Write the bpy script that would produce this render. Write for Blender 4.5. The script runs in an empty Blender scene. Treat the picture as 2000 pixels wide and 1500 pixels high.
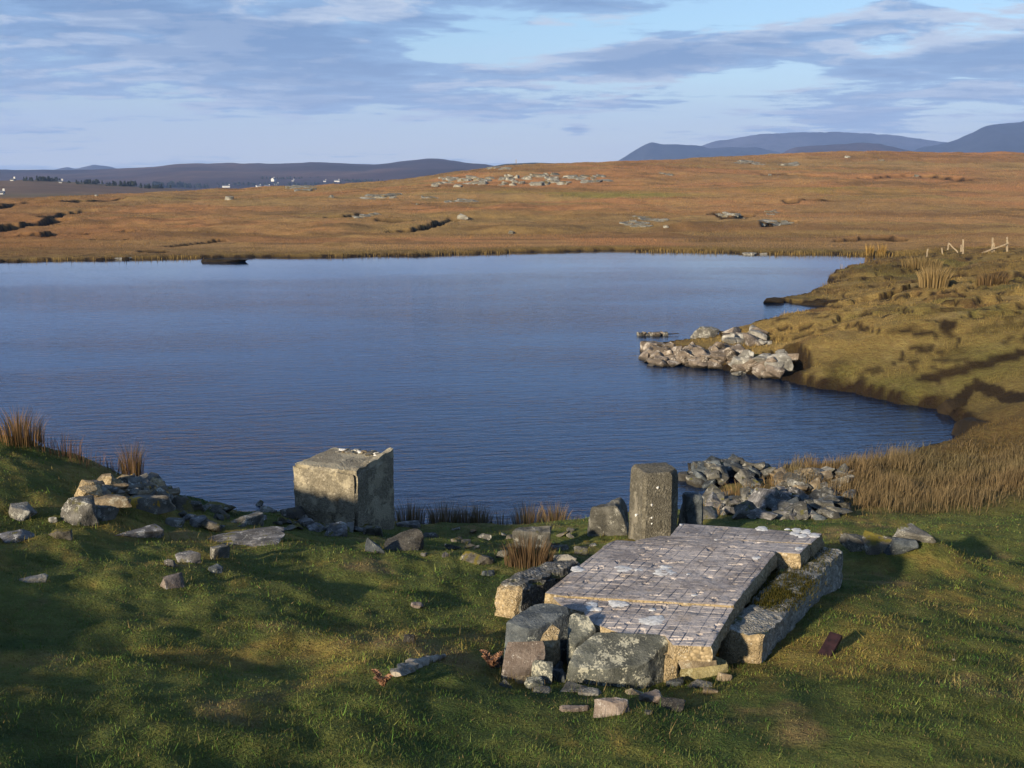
import bpy, bmesh, math, random
import numpy as np
from mathutils import Vector, Matrix

# ------------------------------------------------------------------ camera, sky, sun, exposure
scene = bpy.context.scene
COL = scene.collection
EYE = 4.9                                  # metres above the lake
PITCH = math.atan(385 / 2000)
cam_d = bpy.data.cameras.new('camera')
cam = bpy.data.objects.new('camera', cam_d); COL.objects.link(cam)
cam_d.sensor_width = 36; cam_d.lens = 36; cam_d.clip_start = 0.05; cam_d.clip_end = 40000
cam.location = (0, 0, EYE); cam.rotation_euler = (math.pi / 2 - PITCH, 0, 0)
scene.camera = cam

SUN_EL = math.radians(17.5)
SUN_AZ = math.radians(40)                  # the sun stands behind the viewer, to the left
sun_dir = Vector((-math.sin(SUN_AZ) * math.cos(SUN_EL), -math.cos(SUN_AZ) * math.cos(SUN_EL), math.sin(SUN_EL)))
sun_d = bpy.data.lights.new('sun', 'SUN'); sun_d.energy = 5.0; sun_d.angle = math.radians(2.5); sun_d.color = (1.0, 0.83, 0.59)
sun = bpy.data.objects.new('sun', sun_d); COL.objects.link(sun)
sun.rotation_euler = (-sun_dir).to_track_quat('-Z', 'Y').to_euler()

vs = scene.view_settings
vs.view_transform = 'Standard'; vs.look = 'None'; vs.gamma = 1; vs.use_curve_mapping = False
vs.exposure = 1.13
scene.cycles.use_denoising = True
scene.cycles.max_bounces = 6; scene.cycles.diffuse_bounces = 2; scene.cycles.glossy_bounces = 3
scene.cycles.transmission_bounces = 3; scene.cycles.volume_bounces = 0; scene.cycles.transparent_max_bounces = 8
scene.cycles.caustics_reflective = False; scene.cycles.caustics_refractive = False


class NT:
    """small helper round a node tree"""
    def __init__(self, tree): self.t = tree; self.n = tree.nodes; self.l = tree.links
    def new(self, kind, **kw):
        nd = self.n.new(kind)
        for k, v in kw.items(): setattr(nd, k, v)
        return nd
    def put(self, sock, v):
        if v is None: return
        if isinstance(v, bpy.types.NodeSocket): self.l.new(v, sock)
        else: sock.default_value = v
    def m(self, op, a, b=None, c=None, clamp=False):
        nd = self.new('ShaderNodeMath', operation=op, use_clamp=clamp)
        self.put(nd.inputs[0], a); self.put(nd.inputs[1], b); self.put(nd.inputs[2], c)
        return nd.outputs[0]
    def mr(self, v, a, b, c=0.0, d=1.0, smooth=True):
        nd = self.new('ShaderNodeMapRange', interpolation_type='SMOOTHSTEP' if smooth else 'LINEAR')
        self.put(nd.inputs[0], v)
        for i, q in enumerate((a, b, c, d)): self.put(nd.inputs[1 + i], q)
        return nd.outputs[0]
    def mix(self, f, a, b, blend='MIX'):
        nd = self.new('ShaderNodeMix', data_type='RGBA', blend_type=blend)
        nd.clamp_factor = True
        self.put(nd.inputs[0], f)
        for s, v in ((nd.inputs[6], a), (nd.inputs[7], b)):
            self.put(s, v if isinstance(v, bpy.types.NodeSocket) else (*v[:3], 1))
        return nd.outputs[2]
    def noise(self, vec, scale, detail=4, rough=0.55, dist=0.0):
        nd = self.new('ShaderNodeTexNoise'); self.put(nd.inputs['Vector'], vec)
        nd.inputs['Scale'].default_value = scale; nd.inputs['Detail'].default_value = detail
        nd.inputs['Roughness'].default_value = rough; nd.inputs['Distortion'].default_value = dist
        return nd.outputs[0]
    def vor(self, vec, scale, feat='F1', out=0):
        nd = self.new('ShaderNodeTexVoronoi', feature=feat); self.put(nd.inputs['Vector'], vec)
        nd.inputs['Scale'].default_value = scale
        return nd.outputs[out]
    def mapping(self, vec, scale=(1, 1, 1), loc=(0, 0, 0), rot=(0, 0, 0)):
        nd = self.new('ShaderNodeMapping'); self.put(nd.inputs[0], vec)
        nd.inputs['Scale'].default_value = scale; nd.inputs['Location'].default_value = loc; nd.inputs['Rotation'].default_value = rot
        return nd.outputs[0]
    def bump(self, h, dist, strength=1.0, normal=None):
        nd = self.new('ShaderNodeBump'); nd.inputs['Strength'].default_value = strength; nd.inputs['Distance'].default_value = dist
        self.put(nd.inputs['Height'], h); self.put(nd.inputs['Normal'], normal)
        return nd.outputs[0]


def build_world():
    w = bpy.data.worlds.new('World'); scene.world = w; w.use_nodes = True
    g = NT(w.node_tree); g.n.clear()
    out = g.new('ShaderNodeOutputWorld'); bg = g.new('ShaderNodeBackground'); g.l.new(bg.outputs[0], out.inputs[0])
    sky = g.new('ShaderNodeTexSky', sky_type='NISHITA')
    sky.sun_disc = False; sky.sun_elevation = SUN_EL
    sky.sun_rotation = math.pi + SUN_AZ      # behind the viewer, to the left
    sky.air_density = 1.15; sky.dust_density = 0.3; sky.ozone_density = 3.5; sky.altitude = 20
    tc = g.new('ShaderNodeTexCoord'); d = g.new('ShaderNodeVectorMath', operation='NORMALIZE')
    g.l.new(tc.outputs['Generated'], d.inputs[0])
    sp = g.new('ShaderNodeSeparateXYZ'); g.l.new(d.outputs[0], sp.inputs[0])
    X, Y, Z = sp.outputs
    zc = g.m('ADD', g.m('MAXIMUM', Z, 0.0), 0.075)
    cb = g.new('ShaderNodeCombineXYZ'); g.put(cb.inputs[0], g.m('DIVIDE', X, zc)); g.put(cb.inputs[1], g.m('DIVIDE', Y, zc))
    uv = cb.outputs[0]
    az = g.m('ARCTAN2', X, Y); el = g.m('ARCSINE', Z)

    def blob(px, py, sx, sy, amp, tilt=0.0):
        """one broad cloud bank, by its compass bearing and height above the horizon"""
        a0, e0 = math.atan((px - 1000) / 2000), math.atan((365 - py) / 2000)
        da = g.m('SUBTRACT', az, a0); de = g.m('SUBTRACT', g.m('SUBTRACT', el, e0), g.m('MULTIPLY', da, tilt))
        q = g.m('ADD', g.m('POWER', g.m('DIVIDE', da, sx / 2000), 2), g.m('POWER', g.m('DIVIDE', de, sy / 2000), 2))
        return g.m('MULTIPLY', g.m('EXPONENT', g.m('MULTIPLY', q, -1.0)), amp)

    warp = g.new('ShaderNodeTexNoise'); g.put(warp.inputs['Vector'], uv); warp.inputs['Scale'].default_value = 0.9; warp.inputs['Detail'].default_value = 3
    wsub = g.new('ShaderNodeVectorMath', operation='SUBTRACT'); g.l.new(warp.outputs[1], wsub.inputs[0]); wsub.inputs[1].default_value = (.5, .5, .5)
    wsc = g.new('ShaderNodeVectorMath', operation='SCALE'); g.l.new(wsub.outputs[0], wsc.inputs[0]); wsc.inputs['Scale'].default_value = 0.55
    wadd = g.new('ShaderNodeVectorMath', operation='ADD'); g.l.new(uv, wadd.inputs[0]); g.l.new(wsc.outputs[0], wadd.inputs[1])
    uvw = wadd.outputs[0]
    n1 = g.noise(g.mapping(uvw, (0.85, 1.0, 1), (3.1, 7.7, 0)), 1.15, 8, 0.60)
    n2 = g.noise(g.mapping(uvw, (0.9, 1.5, 1), (11.3, 2.2, 0)), 3.4, 6, 0.62)
    banks = None
    for b in BANKS:
        v = blob(*b); banks = v if banks is None else g.m('ADD', banks, v)
    dens = g.m('ADD', g.m('ADD', g.m('MULTIPLY', n1, 1.0), g.m('MULTIPLY', g.m('SUBTRACT', n2, 0.5), 0.58)), banks)
    dens = g.m('SUBTRACT', dens, g.mr(el, 0.17, 0.75, 0.0, 0.13))      # breaking up overhead
    cover = g.mr(dens, 0.445, 0.57)
    thick = g.mr(dens, 0.50, 0.79)
    # the sunlit sides of the clouds: density falls off towards the sun
    n1s = g.noise(g.mapping(uvw, (0.85, 1.0, 1), (3.1 - 0.13, 7.7 - 0.17, 0)), 1.15, 8, 0.60)
    lit = g.mr(g.m('SUBTRACT', n1, n1s), -0.015, 0.07)
    lit = g.m('MULTIPLY', lit, g.m('SUBTRACT', 1.0, g.m('MULTIPLY', thick, 0.75)))
    horizon = g.mr(el, 0.0, 0.15, 1.0, 0.0)
    k = SKY_STR
    sc_ = lambda c: tuple(v / k for v in c)
    shade = g.mix(thick, sc_((0.150, 0.232, 0.352)), sc_((0.092, 0.150, 0.255)))
    cl = g.mix(lit, shade, sc_((0.305, 0.335, 0.385)))
    cl = g.mix(g.m('MULTIPLY', horizon, 0.6), cl, sc_((0.275, 0.308, 0.355)))
    veil = g.m('MULTIPLY', g.m('ADD', g.m('MULTIPLY', g.noise(g.mapping(uvw, (0.7, 1.3, 1), (5, 1, 0)), 1.3, 5, .6), g.mr(el, 0.1, 0.6, 0.36, 0.05)), g.m('MULTIPLY', horizon, 0.85)), 1.0, clamp=True)
    clear = g.mix(veil, sky.outputs[0], g.mix(horizon, sc_((0.27, 0.335, 0.44)), sc_((0.345, 0.365, 0.385))))
    col = g.mix(g.m('MULTIPLY', cover, 0.94), clear, cl)
    g.put(bg.inputs[0], col); bg.inputs[1].default_value = k


SKY_STR = 0.075
#        px    py   sx   sy    amp   tilt    (bearing and height of each bank, given at the photograph's scale)
BANKS = [(280, 100, 640, 100, 0.24, 0.0), (620, 190, 330, 40, 0.10, -0.03), (1240, 140, 130, 34, 0.34, 0.05), (1000, 158, 70, 18, 0.14, 0.0),
         (1800, 170, 330, 36, 0.28, 0.06), (1560, 95, 330, 26, 0.12, 0.12), (1880, 20, 220, 26, 0.20, 0.15), (1150, 20, 300, 22, 0.12, 0.0), (860, 150, 160, 24, 0.10, 0.0),
         (1050, 215, 230, 14, 0.10, 0.0), (130, 270, 160, 10, 0.10, 0.0), (1640, 235, 130, 20, 0.26, 0.0), (1560, 266, 230, 12, 0.22, 0.0), (1125, 257, 22, 16, 0.22, 0.0),
         (1440, 180, 300, 22, -0.28, 0.0), (960, 110, 140, 22, -0.26, 0.05), (1450, 55, 330, 22, -0.16, 0.03), (600, 272, 560, 30, -0.22, 0.0),
         (1280, 240, 260, 30, -0.14, 0.0), (1750, 125, 260, 12, -0.16, 0.14), (700, 60, 90, 14, -0.10, 0.0), (180, 225, 120, 16, -0.30, 0.0), (1250, 295, 800, 30, -0.16, 0.0)]
build_world()

# ------------------------------------------------------------------ numbers: noise, rays, mesh builders
def _hash(ix, iy, iz, seed):
    h = (ix.astype(np.int64) * 374761393 + iy.astype(np.int64) * 668265263 + iz.astype(np.int64) * 2147483647 + seed * 974634777) & 0xffffffff
    h = ((h ^ (h >> 13)) * 1274126177) & 0xffffffff
    h = ((h ^ (h >> 15)) * 2246822519) & 0xffffffff
    return ((h ^ (h >> 16)) & 0xffffff) / float(0xffffff)

def vnoise2(x, y, seed=0):
    x = np.asarray(x, float); y = np.asarray(y, float)
    ix = np.floor(x); iy = np.floor(y); fx = x - ix; fy = y - iy
    fx = fx * fx * fx * (fx * (fx * 6 - 15) + 10); fy = fy * fy * fy * (fy * (fy * 6 - 15) + 10)
    z = np.zeros_like(ix)
    a = _hash(ix, iy, z, seed); b = _hash(ix + 1, iy, z, seed); c = _hash(ix, iy + 1, z, seed); d = _hash(ix + 1, iy + 1, z, seed)
    return (a * (1 - fx) + b * fx) * (1 - fy) + (c * (1 - fx) + d * fx) * fy

def fbm2(x, y, seed=0, octaves=4, gain=0.5):
    s = 0; a = 1; t = 0
    ca, sa = math.cos(.6), math.sin(.6)
    x = np.asarray(x, float); y = np.asarray(y, float)
    for o in range(octaves):
        s = s + a * (vnoise2(x, y, seed + o * 17) - .5); t += a; a *= gain
        x, y = (x * ca - y * sa) * 2.03, (x * sa + y * ca) * 2.03
    return s / t * 2            # about -1 .. 1

def vnoise3(p, seed=0):
    i = np.floor(p); f = p - i; f = f * f * (3 - 2 * f)
    r = 0
    for dx in (0, 1):
        for dy in (0, 1):
            for dz in (0, 1):
                w = (f[:, 0] if dx else 1 - f[:, 0]) * (f[:, 1] if dy else 1 - f[:, 1]) * (f[:, 2] if dz else 1 - f[:, 2])
                r = r + w * _hash(i[:, 0] + dx, i[:, 1] + dy, i[:, 2] + dz, seed)
    return r

def fbm3(p, seed=0, octaves=3):
    s = 0; a = 1; t = 0
    for o in range(octaves):
        s = s + a * (vnoise3(p, seed + 31 * o) - .5); t += a; a *= .5; p = p * 2.07
    return s / t * 2

def sstep(v, a, b):
    t = np.clip((v - a) / (b - a), 0, 1); return t * t * (3 - 2 * t)

def ray(px, py):
    cx = (px - 1000) / 2000; cy = -(py - 750) / 2000
    return np.array([cx, math.cos(PITCH) + math.sin(PITCH) * cy, -math.sin(PITCH) + math.cos(PITCH) * cy])

def on_z(px, py, z=0.0):
    d = ray(px, py); t = (z - EYE) / d[2]
    return np.array([d[0] * t, d[1] * t, z])

def on_y(px, py, y):
    d = ray(px, py); t = y / d[1]
    return np.array([d[0] * t, y, EYE + d[2] * t])

def tag(o, label=None, cat=None, group=None, kind=None):
    if label: o['label'] = label
    if cat: o['category'] = cat
    if group: o['group'] = group
    if kind: o['kind'] = kind
    return o

def empty(name, loc=(0, 0, 0)):
    o = bpy.data.objects.new(name, None); COL.objects.link(o); o.location = loc; o.empty_display_size = .1
    return o

def link(name, me, parent=None):
    o = bpy.data.objects.new(name, me); COL.objects.link(o)
    if parent is not None: o.parent = parent
    return o

def tri_mesh(name, V, T, mats=(), col=None, smooth=False):
    """V (n,3), T (m,3) or (m,4) index arrays"""
    me = bpy.data.meshes.new(name); k = T.shape[1]
    me.vertices.add(len(V)); me.vertices.foreach_set('co', np.ascontiguousarray(V, np.float32).ravel())
    me.loops.add(T.size); me.loops.foreach_set('vertex_index', np.ascontiguousarray(T, np.int32).ravel())
    me.polygons.add(len(T)); me.polygons.foreach_set('loop_start', np.arange(0, T.size, k, dtype=np.int32))
    if smooth: me.polygons.foreach_set('use_smooth', np.ones(len(T), bool))
    if col is not None:
        at = me.color_attributes.new('tint', 'FLOAT_COLOR', 'POINT')
        c = np.ones((len(V), 4), np.float32); c[:, :3] = col; at.data.foreach_set('color', c.ravel())
    for m in mats: me.materials.append(m)
    me.update(calc_edges=True)
    return me
# ------------------------------------------------------------------ materials
MAT = {}
def new_mat(name):
    m = bpy.data.materials.new(name); m.use_nodes = True; MAT[name] = m
    g = NT(m.node_tree); bs = g.n['Principled BSDF']
    bs.inputs['Specular IOR Level'].default_value = 0.25
    return m, g, bs

def obj_coords(g):
    tc = g.new('ShaderNodeTexCoord'); oi = g.new('ShaderNodeObjectInfo')
    ad = g.new('ShaderNodeVectorMath', operation='ADD'); g.l.new(tc.outputs['Object'], ad.inputs[0])
    cb = g.new('ShaderNodeCombineXYZ'); v = g.m('MULTIPLY', oi.outputs['Random'], 37.0)
    for i in range(3): g.put(cb.inputs[i], v)
    g.l.new(cb.outputs[0], ad.inputs[1])
    return ad.outputs[0], oi.outputs['Random']

def rock_mat(name, c1, c2, lichen=0.0, lcol=(.55, .55, .5), moss=0.0, mcol=(.09, .085, .015), scale=11.0, rough=.88, speck=0.3, yellow=0.0, streak=None, wet=False):
    m, g, bs = new_mat(name)
    v, rnd = obj_coords(g)
    if streak: vs_ = g.mapping(v, streak)
    else: vs_ = v
    n1 = g.noise(vs_, scale, 6, .62); n2 = g.noise(v, scale * 6, 4, .65); n3 = g.noise(v, scale * .45, 3, .5)
    f = g.mr(g.m('ADD', g.m('MULTIPLY', n1, .7), g.m('MULTIPLY', n2, .3)), .34, .66)
    c = g.mix(f, c1, c2)
    c = g.mix(g.mr(n3, .40, .62, 0, .65), c, tuple(x * .5 for x in c1))
    hv = g.new('ShaderNodeHueSaturation'); g.put(hv.inputs['Value'], g.mr(rnd, 0, 1, .75, 1.22, False)); g.put(hv.inputs['Color'], c); c = hv.outputs[0]
    if speck:
        sp = g.mr(g.noise(v, scale * 22, 2, .6), .60, .72, 0, speck); c = g.mix(sp, c, (.50, .48, .44))
        dk = g.mr(g.noise(g.mapping(v, loc=(4, 9, 2)), scale * 16, 2, .6), .60, .70, 0, speck * 1.6); c = g.mix(dk, c, tuple(x * .25 for x in c1))
    if lichen:
        lv = g.m('ADD', g.m('MULTIPLY', g.noise(g.mapping(v, loc=(2, 5, 8)), scale * 1.1, 3, .5), .6), g.m('MULTIPLY', g.noise(v, scale * 9, 3, .6), .4))
        c = g.mix(g.mr(lv, .62 - .16 * lichen, .66 - .14 * lichen, 0, .85), c, lcol)
    if yellow:
        yv = g.noise(g.mapping(v, loc=(9, 1, 3)), scale * .8, 4, .6)
        c = g.mix(g.mr(yv, .66 - .2 * yellow, .70 - .18 * yellow, 0, .9), c, (.42, .25, .03))
    if moss:
        mv = g.noise(g.mapping(v, loc=(1, 7, 4)), scale * .6, 5, .65)
        geo = g.new('ShaderNodeNewGeometry'); s = g.new('ShaderNodeSeparateXYZ'); g.l.new(geo.outputs['Normal'], s.inputs[0])
        mk = g.m('MULTIPLY', g.mr(mv, .62 - .2 * moss, .70 - .18 * moss), g.mr(s.outputs[2], .1, .7))
        c = g.mix(mk, c, mcol)
    if wet:                                 # weed and wet below the splash line of the lake
        ge = g.new('ShaderNodeNewGeometry'); sz = g.new('ShaderNodeSeparateXYZ'); g.l.new(ge.outputs['Position'], sz.inputs[0])
        c = g.mix(g.mr(g.m('ADD', sz.outputs[2], g.m('MULTIPLY', n2, .08)), .07, .15, .85, 0), c, (.018, .015, .010))
    g.put(bs.inputs['Base Color'], c); bs.inputs['Roughness'].default_value = rough
    h = g.m('ADD', g.m('MULTIPLY', n1, 1.0), g.m('MULTIPLY', n2, .35))
    g.put(bs.inputs['Normal'], g.bump(h, .20 / scale, 1.0))
    return m

def aggregate_mat(name, c1, c2, scale=45.0, dark=.5, moss=0.0, patch=0.0, pcol=(.5, .47, .36), white=.6):
    """old concrete: pebbles of many shades in a paler paste"""
    m, g, bs = new_mat(name)
    v, rnd = obj_coords(g)
    pick = g.mr(g.noise(v, scale * .22, 3, .6), .44, .56)
    warp = g.new('ShaderNodeTexNoise'); g.put(warp.inputs['Vector'], v); warp.inputs['Scale'].default_value = scale * .5; warp.inputs['Detail'].default_value = 3
    wa = g.new('ShaderNodeVectorMath', operation='MULTIPLY_ADD'); g.l.new(warp.outputs[1], wa.inputs[0]); wa.inputs[1].default_value = (1.1 / scale,) * 3; g.put(wa.inputs[2], v)
    vw = wa.outputs[0]
    vd = g.mix(pick, g.vor(vw, scale), g.vor(vw, scale * 2.6)); vc = g.mix(pick, g.vor(vw, scale, out=1), g.vor(vw, scale * 2.6, out=1))
    sx = g.new('ShaderNodeSeparateColor'); g.l.new(vc, sx.inputs[0])
    c = g.mix(sx.outputs[0], c1, c2)
    c = g.mix(g.mr(sx.outputs[1], .72, .9, 0, dark), c, tuple(x * .25 for x in c1))
    c = g.mix(g.mr(sx.outputs[2], .8, .95, 0, white), c, (.50, .46, .38))
    c = g.mix(g.mr(vd, .35, .75, 0, .55), c, tuple(x * .45 for x in c1))
    big = g.noise(v, 3.2, 5, .6)
    c = g.mix(g.mr(big, .36, .66, 0, .45), c, tuple(x * .5 for x in c1))
    if patch:
        pm = g.mr(g.noise(g.mapping(v, loc=(3, 3, 1)), 2.6, 6, .65), .6 - .2 * patch, .64 - .16 * patch, 0, .85); c = g.mix(pm, c, pcol)
    if moss:
        geo = g.new('ShaderNodeNewGeometry'); s = g.new('ShaderNodeSeparateXYZ'); g.l.new(geo.outputs['Normal'], s.inputs[0])
        mk = g.m('MULTIPLY', g.mr(g.noise(v, 5, 5, .65), .62 - .2 * moss, .70 - .18 * moss), g.mr(s.outputs[2], .0, .6))
        c = g.mix(mk, c, (.07, .075, .015))
    g.put(bs.inputs['Base Color'], c); bs.inputs['Roughness'].default_value = .92
    h = g.m('ADD', g.m('MULTIPLY', vd, -1.0), g.m('MULTIPLY', big, .8))
    g.put(bs.inputs['Normal'], g.bump(h, .45 / scale, .9))
    return m

def concrete_mat(name, c1, c2, warm=(.40, .30, .19), dark=(.09, .085, .085), spots=.4):
    m, g, bs = new_mat(name)
    v, rnd = obj_coords(g)
    n1 = g.noise(v, 2.3, 6, .62); n2 = g.noise(v, 14, 5, .6); n3 = g.noise(v, 70, 3, .6)
    c = g.mix(g.mr(n1, .36, .64), c1, c2)
    c = g.mix(g.mr(n2, .45, .75, 0, .55), c, dark)
    c = g.mix(g.mr(g.noise(g.mapping(v, loc=(5, 2, 9)), 5, 5, .6), .55, .72, 0, .5), c, warm)
    c = g.mix(g.mr(n3, .58, .68, 0, spots), c, (.56, .53, .50))
    c = g.mix(g.mr(g.noise(g.mapping(v, loc=(7, 7, 7)), 48, 2, .6), .60, .68, 0, spots * 1.4), c, tuple(x * .5 for x in dark))
    g.put(bs.inputs['Base Color'], c); bs.inputs['Roughness'].default_value = .9
    g.put(bs.inputs['Normal'], g.bump(g.m('ADD', g.m('MULTIPLY', n2, .6), g.m('MULTIPLY', n3, .4)), .012, .8))
    return m

def plain_mat(name, c, rough=.8, scale=8.0, vary=.35, bump=.01, c2=None):
    m, g, bs = new_mat(name)
    v, rnd = obj_coords(g)
    n = g.noise(v, scale, 5, .6)
    col = g.mix(g.mr(n, .32, .68), tuple(x * (1 - vary) for x in c), c2 or tuple(min(1, x * (1 + vary)) for x in c))
    g.put(bs.inputs['Base Color'], col); bs.inputs['Roughness'].default_value = rough
    if bump: g.put(bs.inputs['Normal'], g.bump(g.noise(v, scale * 4, 4, .6), bump, .8))
    return m

def blade_mat(name, trans=.35, rough=.75):
    m, g, bs = new_mat(name)
    at = g.new('ShaderNodeAttribute'); at.attribute_name = 'tint'
    g.put(bs.inputs['Base Color'], at.outputs['Color']); bs.inputs['Roughness'].default_value = rough
    bs.inputs['Specular IOR Level'].default_value = .12
    tr = g.new('ShaderNodeBsdfTranslucent'); g.put(tr.inputs['Color'], at.outputs['Color'])
    mx = g.new('ShaderNodeMixShader'); mx.inputs[0].default_value = trans
    g.l.new(bs.outputs[0], mx.inputs[1]); g.l.new(tr.outputs[0], mx.inputs[2])
    g.l.new(mx.outputs[0], g.n['Material Output'].inputs['Surface'])
    return m

def ground_mat():
    m, g, bs = new_mat('turf_and_heath')
    at = g.new('ShaderNodeAttribute'); at.attribute_name = 'tint'
    tc = g.new('ShaderNodeTexCoord'); v = tc.outputs['Object']
    n1 = g.noise(v, 1.1, 6, .62); n2 = g.noise(v, 9, 6, .65); n3 = g.noise(v, 60, 4, .6)
    k = g.m('ADD', g.m('ADD', g.m('MULTIPLY', n1, .5), g.m('MULTIPLY', n2, .6)), g.m('MULTIPLY', n3, .4))
    hv = g.new('ShaderNodeHueSaturation'); g.put(hv.inputs['Color'], at.outputs['Color']); g.put(hv.inputs['Value'], g.mr(k, .52, 1.0, .55, 1.45, False))
    g.put(hv.inputs['Hue'], g.mr(n2, .3, .7, .485, .515, False))
    g.put(bs.inputs['Base Color'], hv.outputs[0]); bs.inputs['Roughness'].default_value = .95; bs.inputs['Specular IOR Level'].default_value = .1
    b = g.bump(n2, .12, .8); g.put(bs.inputs['Normal'], g.bump(n3, .03, .8, b))
    return m

def hill_mat():
    m, g, bs = new_mat('heather_hill')
    at = g.new('ShaderNodeAttribute'); at.attribute_name = 'tint'
    tc = g.new('ShaderNodeTexCoord'); v = tc.outputs['Object']
    k = g.m('ADD', g.m('MULTIPLY', g.noise(v, .004, 6, .65), .6), g.m('MULTIPLY', g.noise(v, .03, 5, .65), .5))
    hv = g.new('ShaderNodeHueSaturation'); g.put(hv.inputs['Color'], at.outputs['Color']); g.put(hv.inputs['Value'], g.mr(k, .38, .7, .5, 1.5, False))
    g.put(bs.inputs['Base Color'], hv.outputs[0]); bs.inputs['Roughness'].default_value = 1
    return m

def water_mat():
    m, g, bs = new_mat('peaty_lake_water')
    tc = g.new('ShaderNodeTexCoord'); v = tc.outputs['Object']
    rot = g.mapping(v, (1, 1, 1), (0, 0, 0), (0, 0, math.radians(-8)))
    a = g.noise(g.mapping(rot, (.55, 2.3, 1)), 2.2, 4, .55, .4)        # long wind ripples
    b = g.noise(g.mapping(rot, (1.0, 2.0, 1), (3, 9, 0)), 7.0, 3, .55)   # small chop
    c = g.noise(g.mapping(v, (.6, 1.6, 1), (8, 1, 0)), .09, 3, .5)       # gusts: where the wind touches down
    # sheltered and calm towards the far shore, ruffled in the open
    sp = g.new('ShaderNodeSeparateXYZ'); g.l.new(v, sp.inputs[0])
    shelter = g.m('MULTIPLY', g.mr(sp.outputs[1], 12.0, 34.0, 1.0, .55), g.mr(sp.outputs[1], 40.0, 68.0, 1.0, .14))
    amp = g.m('MULTIPLY', g.mr(c, .35, .65, .6, 1.2), shelter)
    h = g.m('MULTIPLY', g.m('ADD', g.m('MULTIPLY', a, 1.0), g.m('MULTIPLY', b, .28)), amp)
    nrm = g.bump(h, .038, 1.0)
    # a dark bluish body under a mirror that follows the angle of view
    body = g.new('ShaderNodeBsdfDiffuse'); body.inputs['Color'].default_value = (.003, .011, .032, 1)
    mir = g.new('ShaderNodeBsdfGlossy'); mir.inputs['Color'].default_value = (.70, .80, 1.0, 1); mir.inputs['Roughness'].default_value = .05; g.put(mir.inputs['Normal'], nrm)
    fr = g.new('ShaderNodeFresnel'); fr.inputs['IOR'].default_value = 1.40; g.put(fr.inputs['Normal'], nrm)
    g.put(mir.inputs['Color'], g.mix(g.mr(fr.outputs[0], .40, .78), (.70, .80, 1.0), (.97, .98, 1.0)))
    mx = g.new('ShaderNodeMixShader'); g.l.new(fr.outputs[0], mx.inputs[0]); g.l.new(body.outputs[0], mx.inputs[1]); g.l.new(mir.outputs[0], mx.inputs[2])
    g.l.new(mx.outputs[0], g.n['Material Output'].inputs['Surface']); g.n.remove(bs)
    return m

ground_mat(); hill_mat(); water_mat(); blade_mat('grass_blades'); blade_mat('dry_rush', .25, .7); blade_mat('dark_foliage', .1, .8)
rock_mat('grey_rock', (.075, .073, .066), (.19, .185, .17), lichen=.45, lcol=(.33, .33, .30), moss=.3)
rock_mat('pale_rock', (.13, .125, .11), (.27, .26, .235), lichen=.45, lcol=(.38, .38, .35), scale=5)
rock_mat('moor_rock', (.11, .105, .085), (.235, .225, .19), lichen=.5, lcol=(.33, .32, .28), scale=1.1, moss=.45, mcol=(.12, .085, .03))
rock_mat('slate_rock', (.032, .042, .052), (.105, .12, .13), lichen=.2, scale=10, lcol=(.27, .29, .27))
rock_mat('green_rock', (.066, .074, .066), (.185, .195, .175), lichen=.62, scale=9, speck=.25, lcol=(.34, .335, .27))
rock_mat('schist_rock', (.06, .06, .062), (.22, .215, .22), lichen=.35, lcol=(.40, .40, .39), scale=14, streak=(.6, 3.0, 3.0), moss=.15)
rock_mat('tan_rock', (.13, .10, .065), (.27, .22, .15), lichen=.3, lcol=(.34, .32, .26), scale=13)
rock_mat('pink_rock', (.11, .085, .072), (.25, .21, .185), lichen=.3, lcol=(.33, .31, .29), scale=13)
rock_mat('yellow_rock', (.16, .135, .062), (.30, .265, .14), lichen=.25, scale=10, lcol=(.34, .32, .20))
rock_mat('mossy_rock', (.06, .055, .045), (.16, .145, .12), lichen=.25, lcol=(.3, .3, .27), moss=.75, mcol=(.10, .085, .014))
rock_mat('yellow_lichen_rock', (.08, .075, .065), (.19, .175, .155), lichen=.35, lcol=(.33, .32, .29), yellow=.55)
rock_mat('dark_wet_rock', (.022, .021, .019), (.075, .072, .066), scale=8, lichen=.15, lcol=(.16, .16, .15))
rock_mat('heap_rock', (.045, .045, .040), (.135, .132, .118), lichen=.4, lcol=(.24, .24, .22), scale=10, moss=.2, wet=True)
rock_mat('shore_rock', (.10, .080, .062), (.235, .195, .16), lichen=.5, lcol=(.36, .33, .29), scale=4, speck=.2, wet=True)
rock_mat('peat_rock', (.009, .006, .0035), (.022, .015, .008), scale=5, speck=0)
concrete_mat('slab_concrete', (.18, .16, .158), (.35, .32, .31), warm=(.26, .20, .14), dark=(.06, .056, .056))
concrete_mat('slab_concrete_dark', (.14, .13, .134), (.28, .262, .265), warm=(.20, .16, .12), dark=(.05, .047, .05), spots=.3)
aggregate_mat('broken_aggregate', (.24, .185, .105), (.40, .32, .20), 48, dark=.7)
aggregate_mat('kerb_concrete', (.21, .20, .17), (.44, .43, .395), 34, moss=.25)
aggregate_mat('dark_kerb_concrete', (.065, .065, .06), (.24, .24, .235), 42, moss=.35)
aggregate_mat('pier_concrete', (.19, .168, .122), (.31, .28, .215), 38, dark=.45, patch=.5, pcol=(.33, .295, .215), white=.3)
aggregate_mat('post_concrete', (.090, .083, .064), (.165, .155, .125), 36, dark=.4, patch=.25, pcol=(.19, .175, .14), white=.18)
plain_mat('white_lichen', (.48, .48, .47), .95, 45, .25, .002, (.68, .68, .67))
plain_mat('moss', (.075, .075, .013), .95, 25, .5, .02)
plain_mat('peat', (.03, .02, .012), .9, 6, .5, .03)
plain_mat('maroon_iron', (.017, .0075, .009), .6, 30, .5, .002)
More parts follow.
